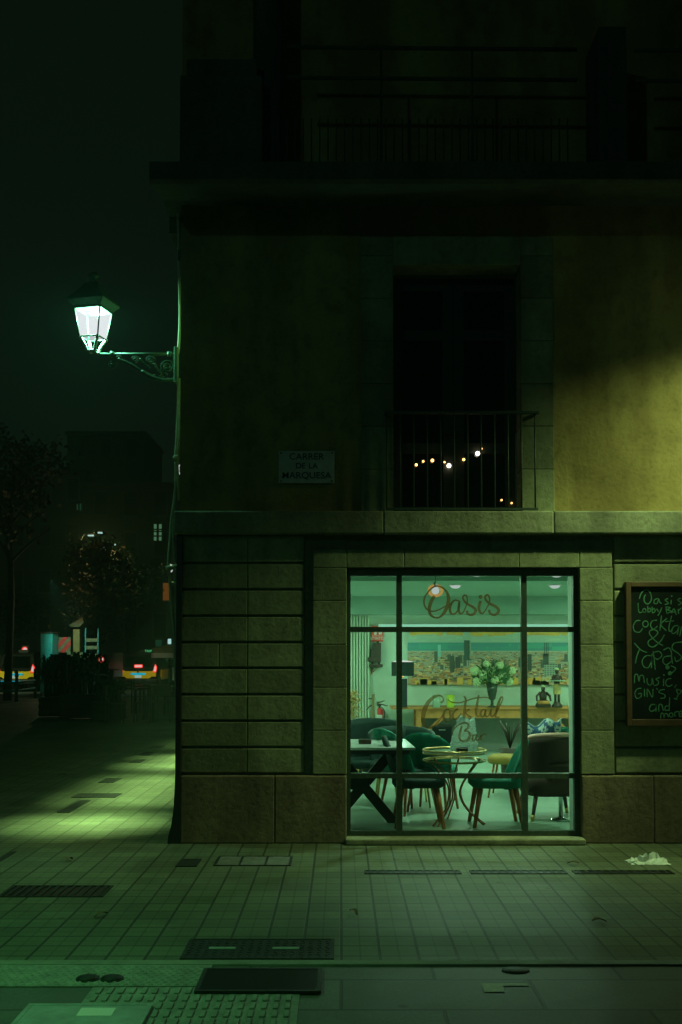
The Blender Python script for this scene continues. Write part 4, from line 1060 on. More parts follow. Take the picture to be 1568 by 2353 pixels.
MB().box(-.15, .15, -.15, .2, .01, h, .01).build("cabinet", "taxiblk", t); MB().box(-.13, .13, -.156, -.151, .05, h-.03).build("grille", "board", t); MB().box(-.05,.05,-.158,-.156,h-.07,h-.05).build("badge", "chrome", t)

# fire extinguisher, its sign, shelf with sculpture, coat post, pampas
def wallthings():
    a, b = at(854, 1438, YB-.1), at(881, 1474, YB-.1); w, h = (b.x-a.x)/2, (a.z-b.z)/2
    t = thing("extinguisher_sign", "red and white fire extinguisher sign on the back wall", "sign", ((a.x+b.x)/2, YB-.02, (a.z+b.z)/2))
    MB().box(-w, w, -.006, .018, -h, h).build("panel", "signred", t)
    mb = MB(); mb.box(-w*.55, -w*.1, -.009, -.007, -h*.15, h*.6, .002); mb.box(-w*.42, -w*.2, -.009, -.007, h*.62, h*.8)
    mb.prism([(w*.25, -h*.1), (w*.75, -h*.1), (w*.85, h*.2), (w*.6, h*.75), (w*.4, h*.8), (w*.25, h*.3)], (-.009, -.007)); mb.build("pictogram", "white", t)
    MB().box(-w*.9, w*.9, -.008, -.0065, -h*.30, -h*.25).build("rule", "white", t)
    text("EXTINTOR", .062, "white", t, "lettering", (0, -.008, -h*.62), bold=.001, sx=.92)
    p = at(872, 1660, YB); t = thing("fire_extinguisher", "red fire extinguisher on the back wall beside the coat post", "fire extinguisher", (p.x, YB-.09, p.z))
    hh = at(784, 1626, YB).z - p.z
    mb = MB(); mb.lathe([(.05,0),(.058,.015),(.058,hh*.86),(.03,hh*.97),(.018,hh)], n=16); mb.build("cylinder", "red", t)
    mb = MB(); mb.tube([(0,0,hh),(0,0,hh+.04)], .016); mb.box(-.05,.03,-.01,.01,hh+.03,hh+.05); mb.tube(catmull([(.02,0,hh+.02),(.075,-.01,hh-.05),(.065,-.01,hh-.25)]), .008, 6); mb.build("valve", "black", t)
    MB().box(-.04,.04,-.062,-.056,hh*.3,hh*.55).build("instruction_label", "white", t)
    a, b = at(849, 1533, YB-.15), at(880, 1527, YB-.15)
    t = thing("wall_shelf", "small rough wooden shelf on an iron bracket", "shelf", ((a.x+b.x)/2, YB-.1, a.z)); w = (b.x-a.x)/2
    MB().box(-w, w, -.12, .09, 0, .045, .008).build("board", "legwood", t)
    mb = MB(); mb.tube([(-w*.6,.08,0),(-w*.6,.08,-.12)], .012); mb.tube([(-w*.6,.08,-.1),(w*.3,-.05,0)], .006); mb.build("bracket", "copper", t)
    t2 = thing("dark_sculpture", "dark stepped wooden sculpture standing on the small shelf", "sculpture", (t.location.x-.01, YB-.1, a.z+.045))
    MB().box(-.03,.09,-.06,.05,.03,.34,.006).build("tower", "carved", t2); MB().box(-.07,.02,-.065,.04,.03,.24,.006).build("step", "carved", t2); MB().box(-.12,.0,-.07,.04,.04,.12,.02).build("foot_block", "carved", t2)
    mb = MB(); mb.tube([(-.05,0,0),(-.05,0,.05)], .016); mb.tube([(.06,0,0),(.06,0,.05)], .016); mb.box(.02,.06,-.02,.02,.34,.37,.004); mb.build("peg", "carved", t2)
    p = at(858, 1660, 16.8); t = thing("coat_post", "rough wooden coat post with branch pegs left of the fire extinguisher", "coat stand", (p.x, 16.8, ZF)); hh = at(784, 1594, 16.8).z-ZF
    MB().box(-.022,.022,-.03,.03,.03,hh,.006).build("post", "tan", t); MB().box(.03,.062,.03,.07,.03,hh-.07,.006).build("post", "slats", t)
    for (x, z, dx, dz) in ((-.02,.86,-.05,.0),(-.02,.76,-.08,-.07),(.06,.80,.11,.03),(.06,.78,.16,-.03)):
        mb = MB(); mb.tube([(x,0,z),(x+dx*.5,-.02,z+dz*.3),(x+dx,-.03,z+dz)], [.012,.010,.006], 6); mb.build("peg", "legwood", t)
    mb = MB(); mb.lathe([(.18,0),(.17,.03),(.03,.04)], n=16); mb.build("base", "legwood", t)
    p = at(812, 1640, 14.0); t = thing("pampas_vase", "tall vase of dried golden pampas at the left edge of the window", "vase", (p.x, 14.0, ZF)); r2 = random.Random(8)
    zt = at(784, 1592, 14.0).z - ZF
    mb = MB(); mb.lathe([(.09,0),(.13,.1),(.12,.35),(.06,.5),(.07,.55)], n=16); mb.build("vase", "brown", t)
    mb = MB()
    for i in range(420):
        f = r2.random(); c_ = Vector((-.06+r2.gauss(0,.07)*(1-.5*f)+.06*f, r2.gauss(0,.05), .72+f*(zt-.72)))
        d = Vector((r2.gauss(0,1), r2.gauss(0,1), .6)).normalized(); n_ = d.orthogonal().normalized()
        mb.quad(c_, c_+d*.03-n_*.008, c_+d*.06, c_+d*.03+n_*.008)
    for i in range(7): mb.tube([(0,0,.5),(r2.uniform(-.1,.05),0,zt*.95)], .004, 5)
    mb.build("plumes", "pampas", t)
    p = at(850, 1660, 14.6); t = thing("spiky_plant", "dark spiky leaf plant behind the green tub chairs", "plant", (p.x, 14.6, ZF)); zt = at(784, 1637, 14.6).z - ZF
    mb = MB(); mb.lathe([(.1,0),(.13,.3),(.12,.3)], n=14); mb.build("pot", "brown", t)
    mb = MB()
    for i in range(9):
        a = i*.7; r_ = .05+.12*(i % 3); mb.quad((-.02,0,.3),(.02,0,.3),(math.cos(a)*r_+.015,math.sin(a)*r_,.3+(zt-.3)*.6),(math.cos(a)*r_*1.4,math.sin(a)*r_*1.2,zt-(i%3)*.1))
    mb.build("leaves", "leaf", t)
wallthings()

# ---- furniture
def shell(mb, Rx, Ry, half, z0, z1, th, lean=.0, topfn=None, nu=22, nv=8, taper=1., flute=0):
    """curved back, open towards +x; half = half angle of the arc"""
    def fn(u, v, off):
        a = PI - half + 2*half*u
        top = z1 if topfn is None else z0 + (z1-z0)*topfn(u)
        z = z0 + (top-z0)*v
        k = taper + (1-taper)*v
        fl = 1 + flute*abs(math.sin(u*PI*7))
        return Vector(((Rx*fl+off)*math.cos(a)*k - lean*v, (Ry*fl+off)*math.sin(a)*k, z))
    A = mb.grid(lambda u, v: fn(u, v, 0), nu, nv); Bq = mb.grid(lambda u, v: fn(u, v, -th), nu, nv)
    bm = mb.bm
    for i in range(nu-1):
        for j in (0, nv-1): bm.faces.new((A[i][j], A[i+1][j], Bq[i+1][j], Bq[i][j])).smooth = True
    for i in (0, nu-1):
        for j in range(nv-1): bm.faces.new((A[i][j], A[i][j+1], Bq[i][j+1], Bq[i][j])).smooth = True
    return [fn(i/(nu-1), 1, -th/2) for i in range(nu)]
def seat_pad(mb, w, d, z0, z1, x=0):
    n = 28
    def se(t, a, b):
        c_, s_ = math.cos(t), math.sin(t)
        return (x + a*math.copysign(abs(c_)**.55, c_), b*math.copysign(abs(s_)**.55, s_))
    rings = []
    for k, z in ((.90, z0), (1, z0+(z1-z0)*.25), (1, z0+(z1-z0)*.7), (.93, z1-.004), (.6, z1+.004), (.02, z1+.006)):
        rings.append([mb.bm.verts.new((*se(2*PI*i/n, d/2*k, w/2*k), z)) for i in range(n)])
    for a, b in zip(rings, rings[1:]):
        for i in range(n): mb.bm.faces.new((a[i], a[(i+1)%n], b[(i+1)%n], b[i])).smooth = True
    mb.bm.faces.new(rings[0][::-1]); mb.bm.faces.new(rings[-1])
def legs(t, zs, pts, r0, r1, m, tip=None):
    for (x, y, dx, dy) in pts:
        mb = MB(); mb.tube([(x, y, zs), (x+dx, y+dy, 0)], [r0, r1], 8); lg = mb.build("leg", m, t)
        if tip: 
            mb = MB(); f = .22; mb.tube([(x+dx*(1-f), y+dy*(1-f), zs*f), (x+dx, y+dy, 0)], [r1*1.35, r1*1.15], 8); mb.build("leg_tip", tip, lg)
def velvet_chair(name, label, loc, rz, sh, w, d, bh, mseat, mback, mleg, group, lean=.10, r0=.024, r1=.014, flute=0, scallop=False, gold=False, half=R(75), splay=.06, inner=None):
    t = thing(name, label, "chair", loc, rz, group)
    mb = MB(); seat_pad(mb, w, d, sh-.085, sh); mb.build("seat", mseat, t)
    mb = MB(); tf = (lambda u: .62 + .38*math.sin(PI*u)**.6) if scallop else ((lambda u: .72+.28*math.sin(PI*u)**.5) if gold else (lambda u: .22+.78*math.sin(PI*max(0,min(1,u)))**.85))
    top = shell(mb, d/2+.0, w/2+.02, half, sh-.09, bh, .05, lean, tf, flute=flute, taper=.92)
    mb.build("backrest", mback, t)
    if gold:
        mb = MB(); mb.tube([p*1 - Vector((0,0,(bh-sh)*.30)) + Vector((p.x*.03-.012, p.y*.05, 0)) for p in top], .006, 6); mb.build("brass_band", "gold", t)
    legs(t, sh-.08, [(sx*d*.32, sy*w*.34, sx*splay, sy*splay*.7) for sx in (-1,1) for sy in (-1,1)], r0, r1, mleg)
    return t
TY = 10.15
# the two chairs at the round table
def X_(px, Y, y=1800): return P(px, y, Y).x
velvet_chair("velvet_chair", "dark green velvet chair left of the round wire table, seen from the side", (X_(962,10.0), 10.02, ZF), 0, .44, .46, .47, .80, "dvelvet", "dvelvet", "copper", "velvet chairs", .10, .026, .016)
velvet_chair("velvet_chair", "bright teal velvet chair right of the round wire table, facing left", (X_(1140,10.05), 10.08, ZF), R(180), .43, .47, .48, .76, "velvet", "velvet", "copper", "velvet chairs", .06, .026, .016)
velvet_chair("shell_chair", "teal fluted shell back chair pushed in behind the round table", (X_(995,11.0), 11.0, ZF), R(68), .44, .45, .44, .78, "velvet", "velvet", "copper", "velvet chairs", .14, .018, .012, .05, True)
velvet_chair("shell_chair", "dark fluted shell back chair between the marble table and the round table", (X_(940,10.75), 10.85, ZF), R(35), .44, .45, .44, .82, "dvelvet", "velvet", "copper", "velvet chairs", .14, .018, .012, .05, True)
velvet_chair("tub_chair", "dark green tub chair with brass band behind the marble table, at the far left", (X_(856,11.6), 11.6, ZF), R(-90), .45, .66, .56, .85, "dvelvet", "dvelvet", "gold", "tub chairs with a brass band", .05, .014, .010, gold=True, half=R(95))
velvet_chair("tub_chair", "dark green tub chair with brass band behind the right end of the marble table", (X_(925,11.35), 11.4, ZF), R(-90), .45, .66, .56, .78, "dvelvet", "dvelvet", "gold", "tub chairs with a brass band", .05, .014, .010, gold=True, half=R(95))
velvet_chair("tub_chair", "dark green tub chair with brass band at a far table on the left", (X_(868,13.6), 13.6, ZF), R(-90), .45, .62, .54, .70+.03, "dvelvet", "dvelvet", "gold", "tub chairs with a brass band", .05, .012, .009, gold=True, half=R(95))
velvet_chair("tub_chair", "dark tub chair with brass band and mustard seat behind the teal chair", (X_(1172,12.1), 12.1, ZF), R(165), .44, .46, .46, .70, "mustard", "dvelvet", "copper", "tub chairs with a brass band", .10, .013, .010, gold=True, half=R(80))
# round wire table
def wire_table(name, label, loc, r, h, m="copper", n=3):
    t = thing(name, label, "table", loc, 0, "round wire tables")
    mb = MB(); mb.lathe([(.0001,h-.012),(r*.97,h-.012),(r*.97,h),(.0001,h)], n=40, cap=False); mb.build("tabletop", "tgreen", t)
    mb = MB()
    for z, rr, tr in ((h+.014, r, .009), (h-.012, r, .006), (h-.075, r*1.0, .006), (h-.085, r*.93, .005)): mb.tube([(rr*math.cos(2*PI*i/48), rr*math.sin(2*PI*i/48), z) for i in range(48)], tr, 6, True)
    mb.build("wire_rim", "gold", t)
    for i in range(n*2):
        a = 2*PI*i/(n*2) + .25; ca, sa = math.cos(a), math.sin(a); s = .16 if i % 2 else -.16
        ca2, sa2 = math.cos(a+s), math.sin(a+s); ca3, sa3 = math.cos(a+s*2.6), math.sin(a+s*2.6)
        mb = MB(); mb.tube(catmull([(ca*r*.86,sa*r*.86,h-.075),(ca2*r*.42,sa2*r*.42,h*.66),(ca2*r*.22,sa2*r*.22,h*.50),(ca2*r*.22,sa2*r*.22,h*.36),(ca3*r*.42,sa3*r*.42,h*.2),(ca3*r*.95,sa3*r*.95,.0)], 6), .0085, 6); mb.build("wire_leg", m, t)
    return t
wire_table("wire_table", "round table with a wire rim and copper wire legs in the middle of the window", (X_(1045,TY), TY, ZF), .285, P(784,1727,TY).z-ZF)
wire_table("wire_table", "round wire table farther back between the green chairs", (X_(955,12.4), 12.4, ZF), .27, .60)
# white paper bag and coaster on the round table
ZR = P(784,1727,TY).z
p = at(1068, 1724, TY)
t = thing("paper_bag", "white crumpled paper bag standing on the round wire table", "paper bag", (p.x, TY+.06, ZR+.004))
pts = [(1037,1722),(1036,1690),(1039,1665),(1046,1650),(1054,1662),(1062,1650),(1072,1655),(1084,1672),(1093,1695),(1096,1706),(1093,1720)]
mb = MB(); sc_ = TY/F
r5 = random.Random(12); jit = {}
def bagfn(u, v):
    i = u*2*PI; k = (round(u*30), round(v*13))
    if k not in jit: jit[k] = (r5.uniform(-.012,.012), r5.uniform(-.012,.012), r5.uniform(-.008,.008))
    j = jit[k]; half = .122*(1-.42*v**2.2); top = .285 + .035*math.sin(3*i+1) - .02*math.cos(i)
    return Vector((half*math.cos(i) + .02*v + j[0], .06*math.sin(i)*(1-.5*v) + j[1], top*v + j[2]*v))
mb.grid(bagfn, 30, 14, False, True); mb.grid(lambda u, v: bagfn(u, 1)*v + Vector((.02,0,.24))*(1-v), 30, 3, False, True); mb.build("bag", "bagpaper", t)
MB().box(-.05,.03,-.02,.02,.26,.305,.012, rot=Matrix.Rotation(R(12),3,"Y")).build("folded_top", "bagpaper", t)
def block(label, px, py, Y, zt, w):
    q = at(px, py, Y); t = thing("table_block", label, "table block", (q.x, Y, zt), 0, "brown blocks on the tables")
    MB().box(-w, w, -.05, .05, 0, .04, .005).build("block", "legwood", t); MB().box(-w*.8, w*.8, -.03, .03, .04, .043).build("inlay", "carved", t)
block("small brown wooden block in front of the paper bag on the round table", 1062, 1730, TY-.12, ZR+.004, .05)
# marble table on crossed black legs
def marble():
    y0, y1 = 9.78, 10.75; zt = P(784,1718,y0).z
    x1 = X_(955, y0, 1718); x0 = -.75
    t = thing("marble_table", "white marble table on crossed black legs at the left of the window", "table", ((x0+x1)/2, (y0+y1)/2, ZF)); w, d, h = (x1-x0)/2, (y1-y0)/2, zt-ZF
    mb = MB(); mb.prism([(-w,-d),(w,-d),(w-.03,d),(-w,d)], (h-.022, h), 'z'); mb.build("tabletop", "marble", t)
    MB().box(-w+.02, w-.05, -d+.015, d-.04, h-.06, h-.022).build("underframe", "black", t)
    cx = X_(828,10.15) - t.location.x; hc = P(784,1800,10.15).z-ZF
    for a, b in (((-.26, .0), (.30, h-.06)), ((.31, .0), (-.24, h-.06))):
        mb = MB(); dx, dz = b[0]-a[0], b[1]-a[1]; L = math.hypot(dx, dz); n_ = Vector((-dz/L*.045, 0, dx/L*.045))
        A, C = Vector((cx+a[0],0,a[1])), Vector((cx+b[0],0,b[1]))
        q = [A-n_, A+n_, C+n_, C-n_]; mb.prism([(v.x, v.z) for v in q], (-.09+(.002 if a[0] < 0 else 0), -.01+(.002 if a[0] < 0 else 0))); mb.build("leg", "black", t)
    MB().box(cx-.09, cx+.09, -.10, .0, hc-.06, hc+.06, .01).build("hub", "black", t)
    MB().box(-w+.3, -w+.38, -.3, .3, 0, h-.06).build("leg", "black", t)
    return zt
ZM = marble()
block("brown wooden block on the white marble table", 839, 1708, 10.2, ZM, .058)
# brown armchair seen from behind, with cushions
def armchair():
    Y = 10.55; cx = X_(1264, Y)
    t = thing("brown_armchair", "large brown armchair seen from behind at the right of the window", "armchair", (cx, Y, ZF), R(96))
    zt = P(784,1690,10.25).z - ZF; zb = .22
    mb = MB(); top = shell(mb, .30, .275, R(88), .30, zt-.015, .09, .03, lambda u: .80+.20*math.sin(PI*u)**.35, taper=.90, nu=30, nv=10); mb.build("backrest", "brown", t)
    mb = MB(); mb.tube([p+Vector((.01,0,.015)) for p in top], .024, 10); mb.build("piping", "pink", t)
    mb = MB(); seat_pad(mb, .54, .58, zb, .40, .01); mb.build("seat", "brown", t)
    legs(t, zb+.02, [(sx*.20, sy*.19, sx*.06, sy*.055) for sx in (-1,1) for sy in (-1,1)], .024, .014, "legwood", "gold")
    zc = zt
    # cushions lie on it: their own things
    MD = attr_mat("patterned_cloth", .85)
    c_ = at(1245, 1675, 10.6); cu = thing("patterned_cushion", "blue and white diamond patterned cushion leaning in the brown armchair", "cushion", (c_.x, 10.62, c_.z-.075), R(10))
    mb = MB(); cols = []
    n = 24
    def fn(u, v, s): 
        a, b = (u-.5)*2, (v-.5)*2; e = max(0, (1-abs(a)**2.5)*(1-abs(b)**2.5)); return Vector((a*.20*(1-.06*(1-abs(b))) , s*.075*e**.5, b*.14*(1-.08*(1-abs(a))) + .035*a + .03*math.sin(a*6)))
    for s in (-1, 1):
        mb.grid(lambda u, v: fn(u, v, s), n, n)
    o = mb.build("cover", MD, cu); lay = o.data.color_attributes.new("Col", 'FLOAT_COLOR', 'CORNER')
    for p_ in o.data.polygons:
        q = p_.center; k1 = (q.x*7+q.z*7) % 1; k2 = (q.x*7-q.z*7) % 1
        col = (.62,.70,.66) if (.18 < k1 < .82 and .18 < k2 < .82) else (.05,.12,.26)
        if .42 < k1 < .58 and .42 < k2 < .58: col = (.05,.12,.26)
        for li in p_.loop_indices: lay.data[li].color = (*col, 1)
    mb = MB(); mb.tube([fn(0,i/12,1) for i in range(13)]+[fn(i/12,1,1) for i in range(1,13)]+[fn(1,1-i/12,1) for i in range(1,13)]+[fn(1-i/12,0,1) for i in range(1,12)], .006, 5, True); mb.build("seam", "paper", cu)
    c_ = at(1296, 1678, 10.7); cu = thing("teal_cushion", "plain teal cushion beside the patterned cushion", "cushion", (c_.x, 10.70, c_.z-.06))
    mb = MB(); mb.ball((0,0,0), .14, (.95,.5,.62)); mb.build("cover", "velvet", cu); mb = MB(); mb.tube([(.134*math.cos(i*PI/12), 0, .088*math.sin(i*PI/12)) for i in range(24)], .006, 5, True); mb.build("seam", "velvet", cu)
armchair()
# chrome pedestal table
p = G(1289, 1884, ZF); t = thing("pedestal_table", "small pedestal table with a round chrome foot behind the brown armchair", "table", (p.x, p.y, ZF))
mb = MB(); mb.lathe([(.10,0),(.10,.008),(.03,.022),(.02,.03)], n=28); mb.build("foot", "chrome", t)
mb = MB(); mb.tube([(0,0,.02),(0,0,.50)], .020, 12); mb.build("column", "chrome", t)
mb = MB(); mb.lathe([(.16,.50),(.165,.51),(.165,.525),(.16,.53)], n=28); mb.build("tabletop", "legwood", t)
# twig plant in a pale pot behind the tub chair with mustard seat
p = at(1172, 1690, 12.9); t = thing("twig_plant", "dark twiggy plant behind the mustard seated chair", "plant", (p.x, 12.9, ZF)); zt = P(784,1655,12.9).z-ZF
mb = MB(); mb.lathe([(.09,0),(.11,.3),(.12,.45),(.105,.45)], n=16); mb.build("pot", "legwood", t); r2 = random.Random(2)
mb = MB()
for i in range(22):
    a = r2.random()*2*PI; l = .06+.10*r2.random(); mb.tube([(0,0,.44),(math.cos(a)*l*.5,math.sin(a)*l*.5,.44+(zt-.44)*.6),(math.cos(a)*l,math.sin(a)*l,zt*(.9+.1*r2.random()))], [.006,.006,.003], 4)
mb.build("twigs", "legwood", t)
# clear glass on something behind
p = at(1152, 1700, 12.4)
#@@PART4
# ================================================================== the street on the left
ZR_ = -.13
def leaf_cloud(mb, c, rad, n, size, r2, clump=.35):
    cen = []
    for i in range(max(6, n//60)):
        while True:
            v = Vector((r2.uniform(-1,1), r2.uniform(-1,1), r2.uniform(-1,1)))
            if v.length < 1: break
        cen.append(Vector((v.x*rad[0], v.y*rad[1], v.z*rad[2])))
    for i in range(n):
        q = r2.choice(cen); v = q + Vector((r2.gauss(0,1)*rad[0], r2.gauss(0,1)*rad[1], r2.gauss(0,1)*rad[2]))*clump*.5
        d = Vector((r2.gauss(0,1), r2.gauss(0,1), r2.gauss(0,1)-.3)).normalized(); u = d.orthogonal().normalized(); s = size*r2.uniform(.6,1.3)
        o = Vector(c) + v
        mb.quad(o, o+d*s*.5+u*s*.3, o+d*s, o+d*s*.5-u*s*.3)
def tree(label, x, Y, ztop, zbot, w, n, size, leafm, seed):
    r2 = random.Random(seed); X = P(x, 1500, Y).x
    t = thing("street_tree", label, "tree", (X, Y, ZR_), 0, "street trees")
    zc = (ztop+zbot)/2; mb = MB(); mb.tube(catmull([(0,0,0),(.1,0,zbot*.6),(0,.1,zbot),(.15,0,zc),(.1,0,ztop*.9)], 4), [.16,.15,.14,.135,.13,.12,.12,.11,.1,.1,.09,.08,.07,.06,.05,.04,.03], 8)
    for i in range(9):
        a = i*2.4; z = zbot*.8 + (ztop-zbot)*.07*i; mb.tube([(0,0,z),(math.cos(a)*w*.35,math.sin(a)*w*.35,z+.7),(math.cos(a)*w*.75,math.sin(a)*w*.75,z+1.3)], [.06,.04,.015], 5)
    mb.build("trunk", "bark", t)
    mb = MB(); leaf_cloud(mb, (0,0,zc), (w, w, (ztop-zbot)/2), n, size, r2); mb.build("crown", leafm, t)
    return t
def zat(y, Y): return P(784, y, Y).z
tree("street tree in front of the far street lamps, lit in amber flecks", 226, 66, zat(1238,66), zat(1462,66), 2.0, 2600, .30, "leafdry", 11)
tree("dark green street tree right of the amber one", 292, 72, zat(1262,72), zat(1440,72), 2.1, 2000, .30, "leaf", 12)
tree("tall dark street tree at the left edge, its crown above the taxi", 18, 40, zat(985,40), zat(1210,40), 2.0, 2600, .22, "leafdry", 13)
tree("low green tree behind the left taxi at the edge of the view", 8, 58, zat(1330,58), zat(1450,58), 1.9, 1800, .24, "leaf", 14)
def street_lamp(label, x, y, Y):
    p = P(x, y, Y); t = thing("street_lamp", label, "street lamp", (p.x-.9, Y, ZR_), 0, "tall double street lamps"); h = p.z-ZR_
    mb = MB(); mb.tube([(0,0,0),(0,0,h*.5),(0,0,h-.2)], [.10,.08,.05], 8); mb.build("pole", "black", t)
    mb = MB(); mb.tube(catmull([(0,0,h-.5),(.25,0,h-.05),(.9,0,h+.08)]), .04, 6); mb.build("arm", "black", t)
    for dx, dz in ((-.26,-.09),(.30,.08)):
        a = MB(); a.box(.9+dx-.2,.9+dx+.2,-.12,.12,dz-.0,dz+.07,.02); hd = a.build("lamp_head", "black", t, loc=(0,0,h))
        a = MB(); a.box(.9+dx-.17,.9+dx+.17,-.13,.10,dz-.07,dz-.005,.02); a.build("lamp_lens", "coolspot", hd)
    lamp('POINT', "street_lamp_light", (.9, -.3, h-.4), 130, (1.,.8,.3), .15, parent=t)
street_lamp("nearer of two tall double headed street lamps above the amber tree", 219, 1226, 68)
street_lamp("farther, lower of two tall double headed street lamps above the trees", 250, 1253, 74)

# far buildings
def far_block(name, label, x0, x1, ytop, Y, rows, cols, lit, seed):
    a, b = P(x0, 1500, Y).x, P(x1, 1500, Y).x; h = zat(ytop, Y)-ZR_
    t = thing(name, label, "building", ((a+b)/2, Y, ZR_), 0, "dark buildings behind the street"); w = (b-a)/2
    MB().box(-w, w, 0, 12, 0, h).build("wall", "farwall", t)
    MB().box(-w-.2, w+.2, -.3, 12.1, h, h+.4).build("roof", "farwall", t)
    for i in range(cols):
        for j in range(rows):
            x = -w + 2*w*(i+.5)/cols; z = 4.5 + (h-5.5)*j/max(1, rows-1) - .4
            mb = MB(); mb.box(x-.62, x-.52, -.10, .0, z-1, z+1); mb.box(x+.52, x+.62, -.10, .0, z-1, z+1); mb.box(x-.62, x+.62, -.12, .0, z+1, z+1.15); mb.box(x-.75, x+.75, -.2, .0, z-1.15, z-1.0)
            wn = mb.build("window", "iron", t)
            mb = MB(); mb.box(x-.52, x+.52, -.03, -.004, z-1, z+1); mb.build("pane", "board", wn)
    for (x, y, ww, hh, m, bars) in lit:
        c_ = P(x, y, Y); sx = ww/2/F*Y; sz = hh/2/F*Y; cx = c_.x-t.location.x; cz = c_.z-ZR_
        mb = MB(); mb.box(cx-sx-.1, cx-sx, -.30, .0, cz-sz-.1, cz+sz+.1); mb.box(cx+sx, cx+sx+.1, -.30, .0, cz-sz-.1, cz+sz+.1)
        mb.box(cx-sx, cx+sx, -.30, .0, cz+sz, cz+sz+.1); mb.box(cx-sx, cx+sx, -.30, .0, cz-sz-.1, cz-sz)
        if bars:
            mb.box(cx-.10, cx+.10, -.28, -.24, cz-sz, cz+sz)
            for f in (-.45, .1, .35): mb.box(cx-sx, cx+sx, -.27, -.235, cz+sz*f-.06, cz+sz*f+.06)
        wn = mb.build("window", "iron", t)
        mb = MB(); mb.box(cx-sx, cx+sx, -.23, -.2, cz-sz, cz+sz); mb.build("pane", m, wn)
far_block("apartment_building", "dark apartment building with one lit green paned window above the taxis", 196, 470, 1120, 96, 4, 4,
          [(364,1224,18,38,"winlit",True), (331,1360,38,36,"amber",False) if False else (326,1362,26,34,"amberdim",False), (383,1360,14,40,"amber",False), (366,1478,14,15,"windim",False), (391,1474,9,15,"coolspot",False)] if False else
          [(364,1224,18,38,"winlit",True), (383,1360,14,40,"amber",False), (366,1478,14,15,"windim",False), (391,1474,8,12,"coolspot",False)], 1)  # lowest glowing panes stand for a grey panel and a lit shop sign
far_block("apartment_building", "dark apartment building farther left with two faint window slits", -120, 196, 1090, 104, 4, 5,
          [(180,1166,4,14,"windim",False), (187,1166,4,16,"windim",False)], 2)
far_block("apartment_building", "tall dark building behind the others with a faint lit window frame", 150, 330, 1000, 125, 4, 3,
          [(233,1163,3,24,"windim",False), (239,1151,12,3,"windim",False)], 3)

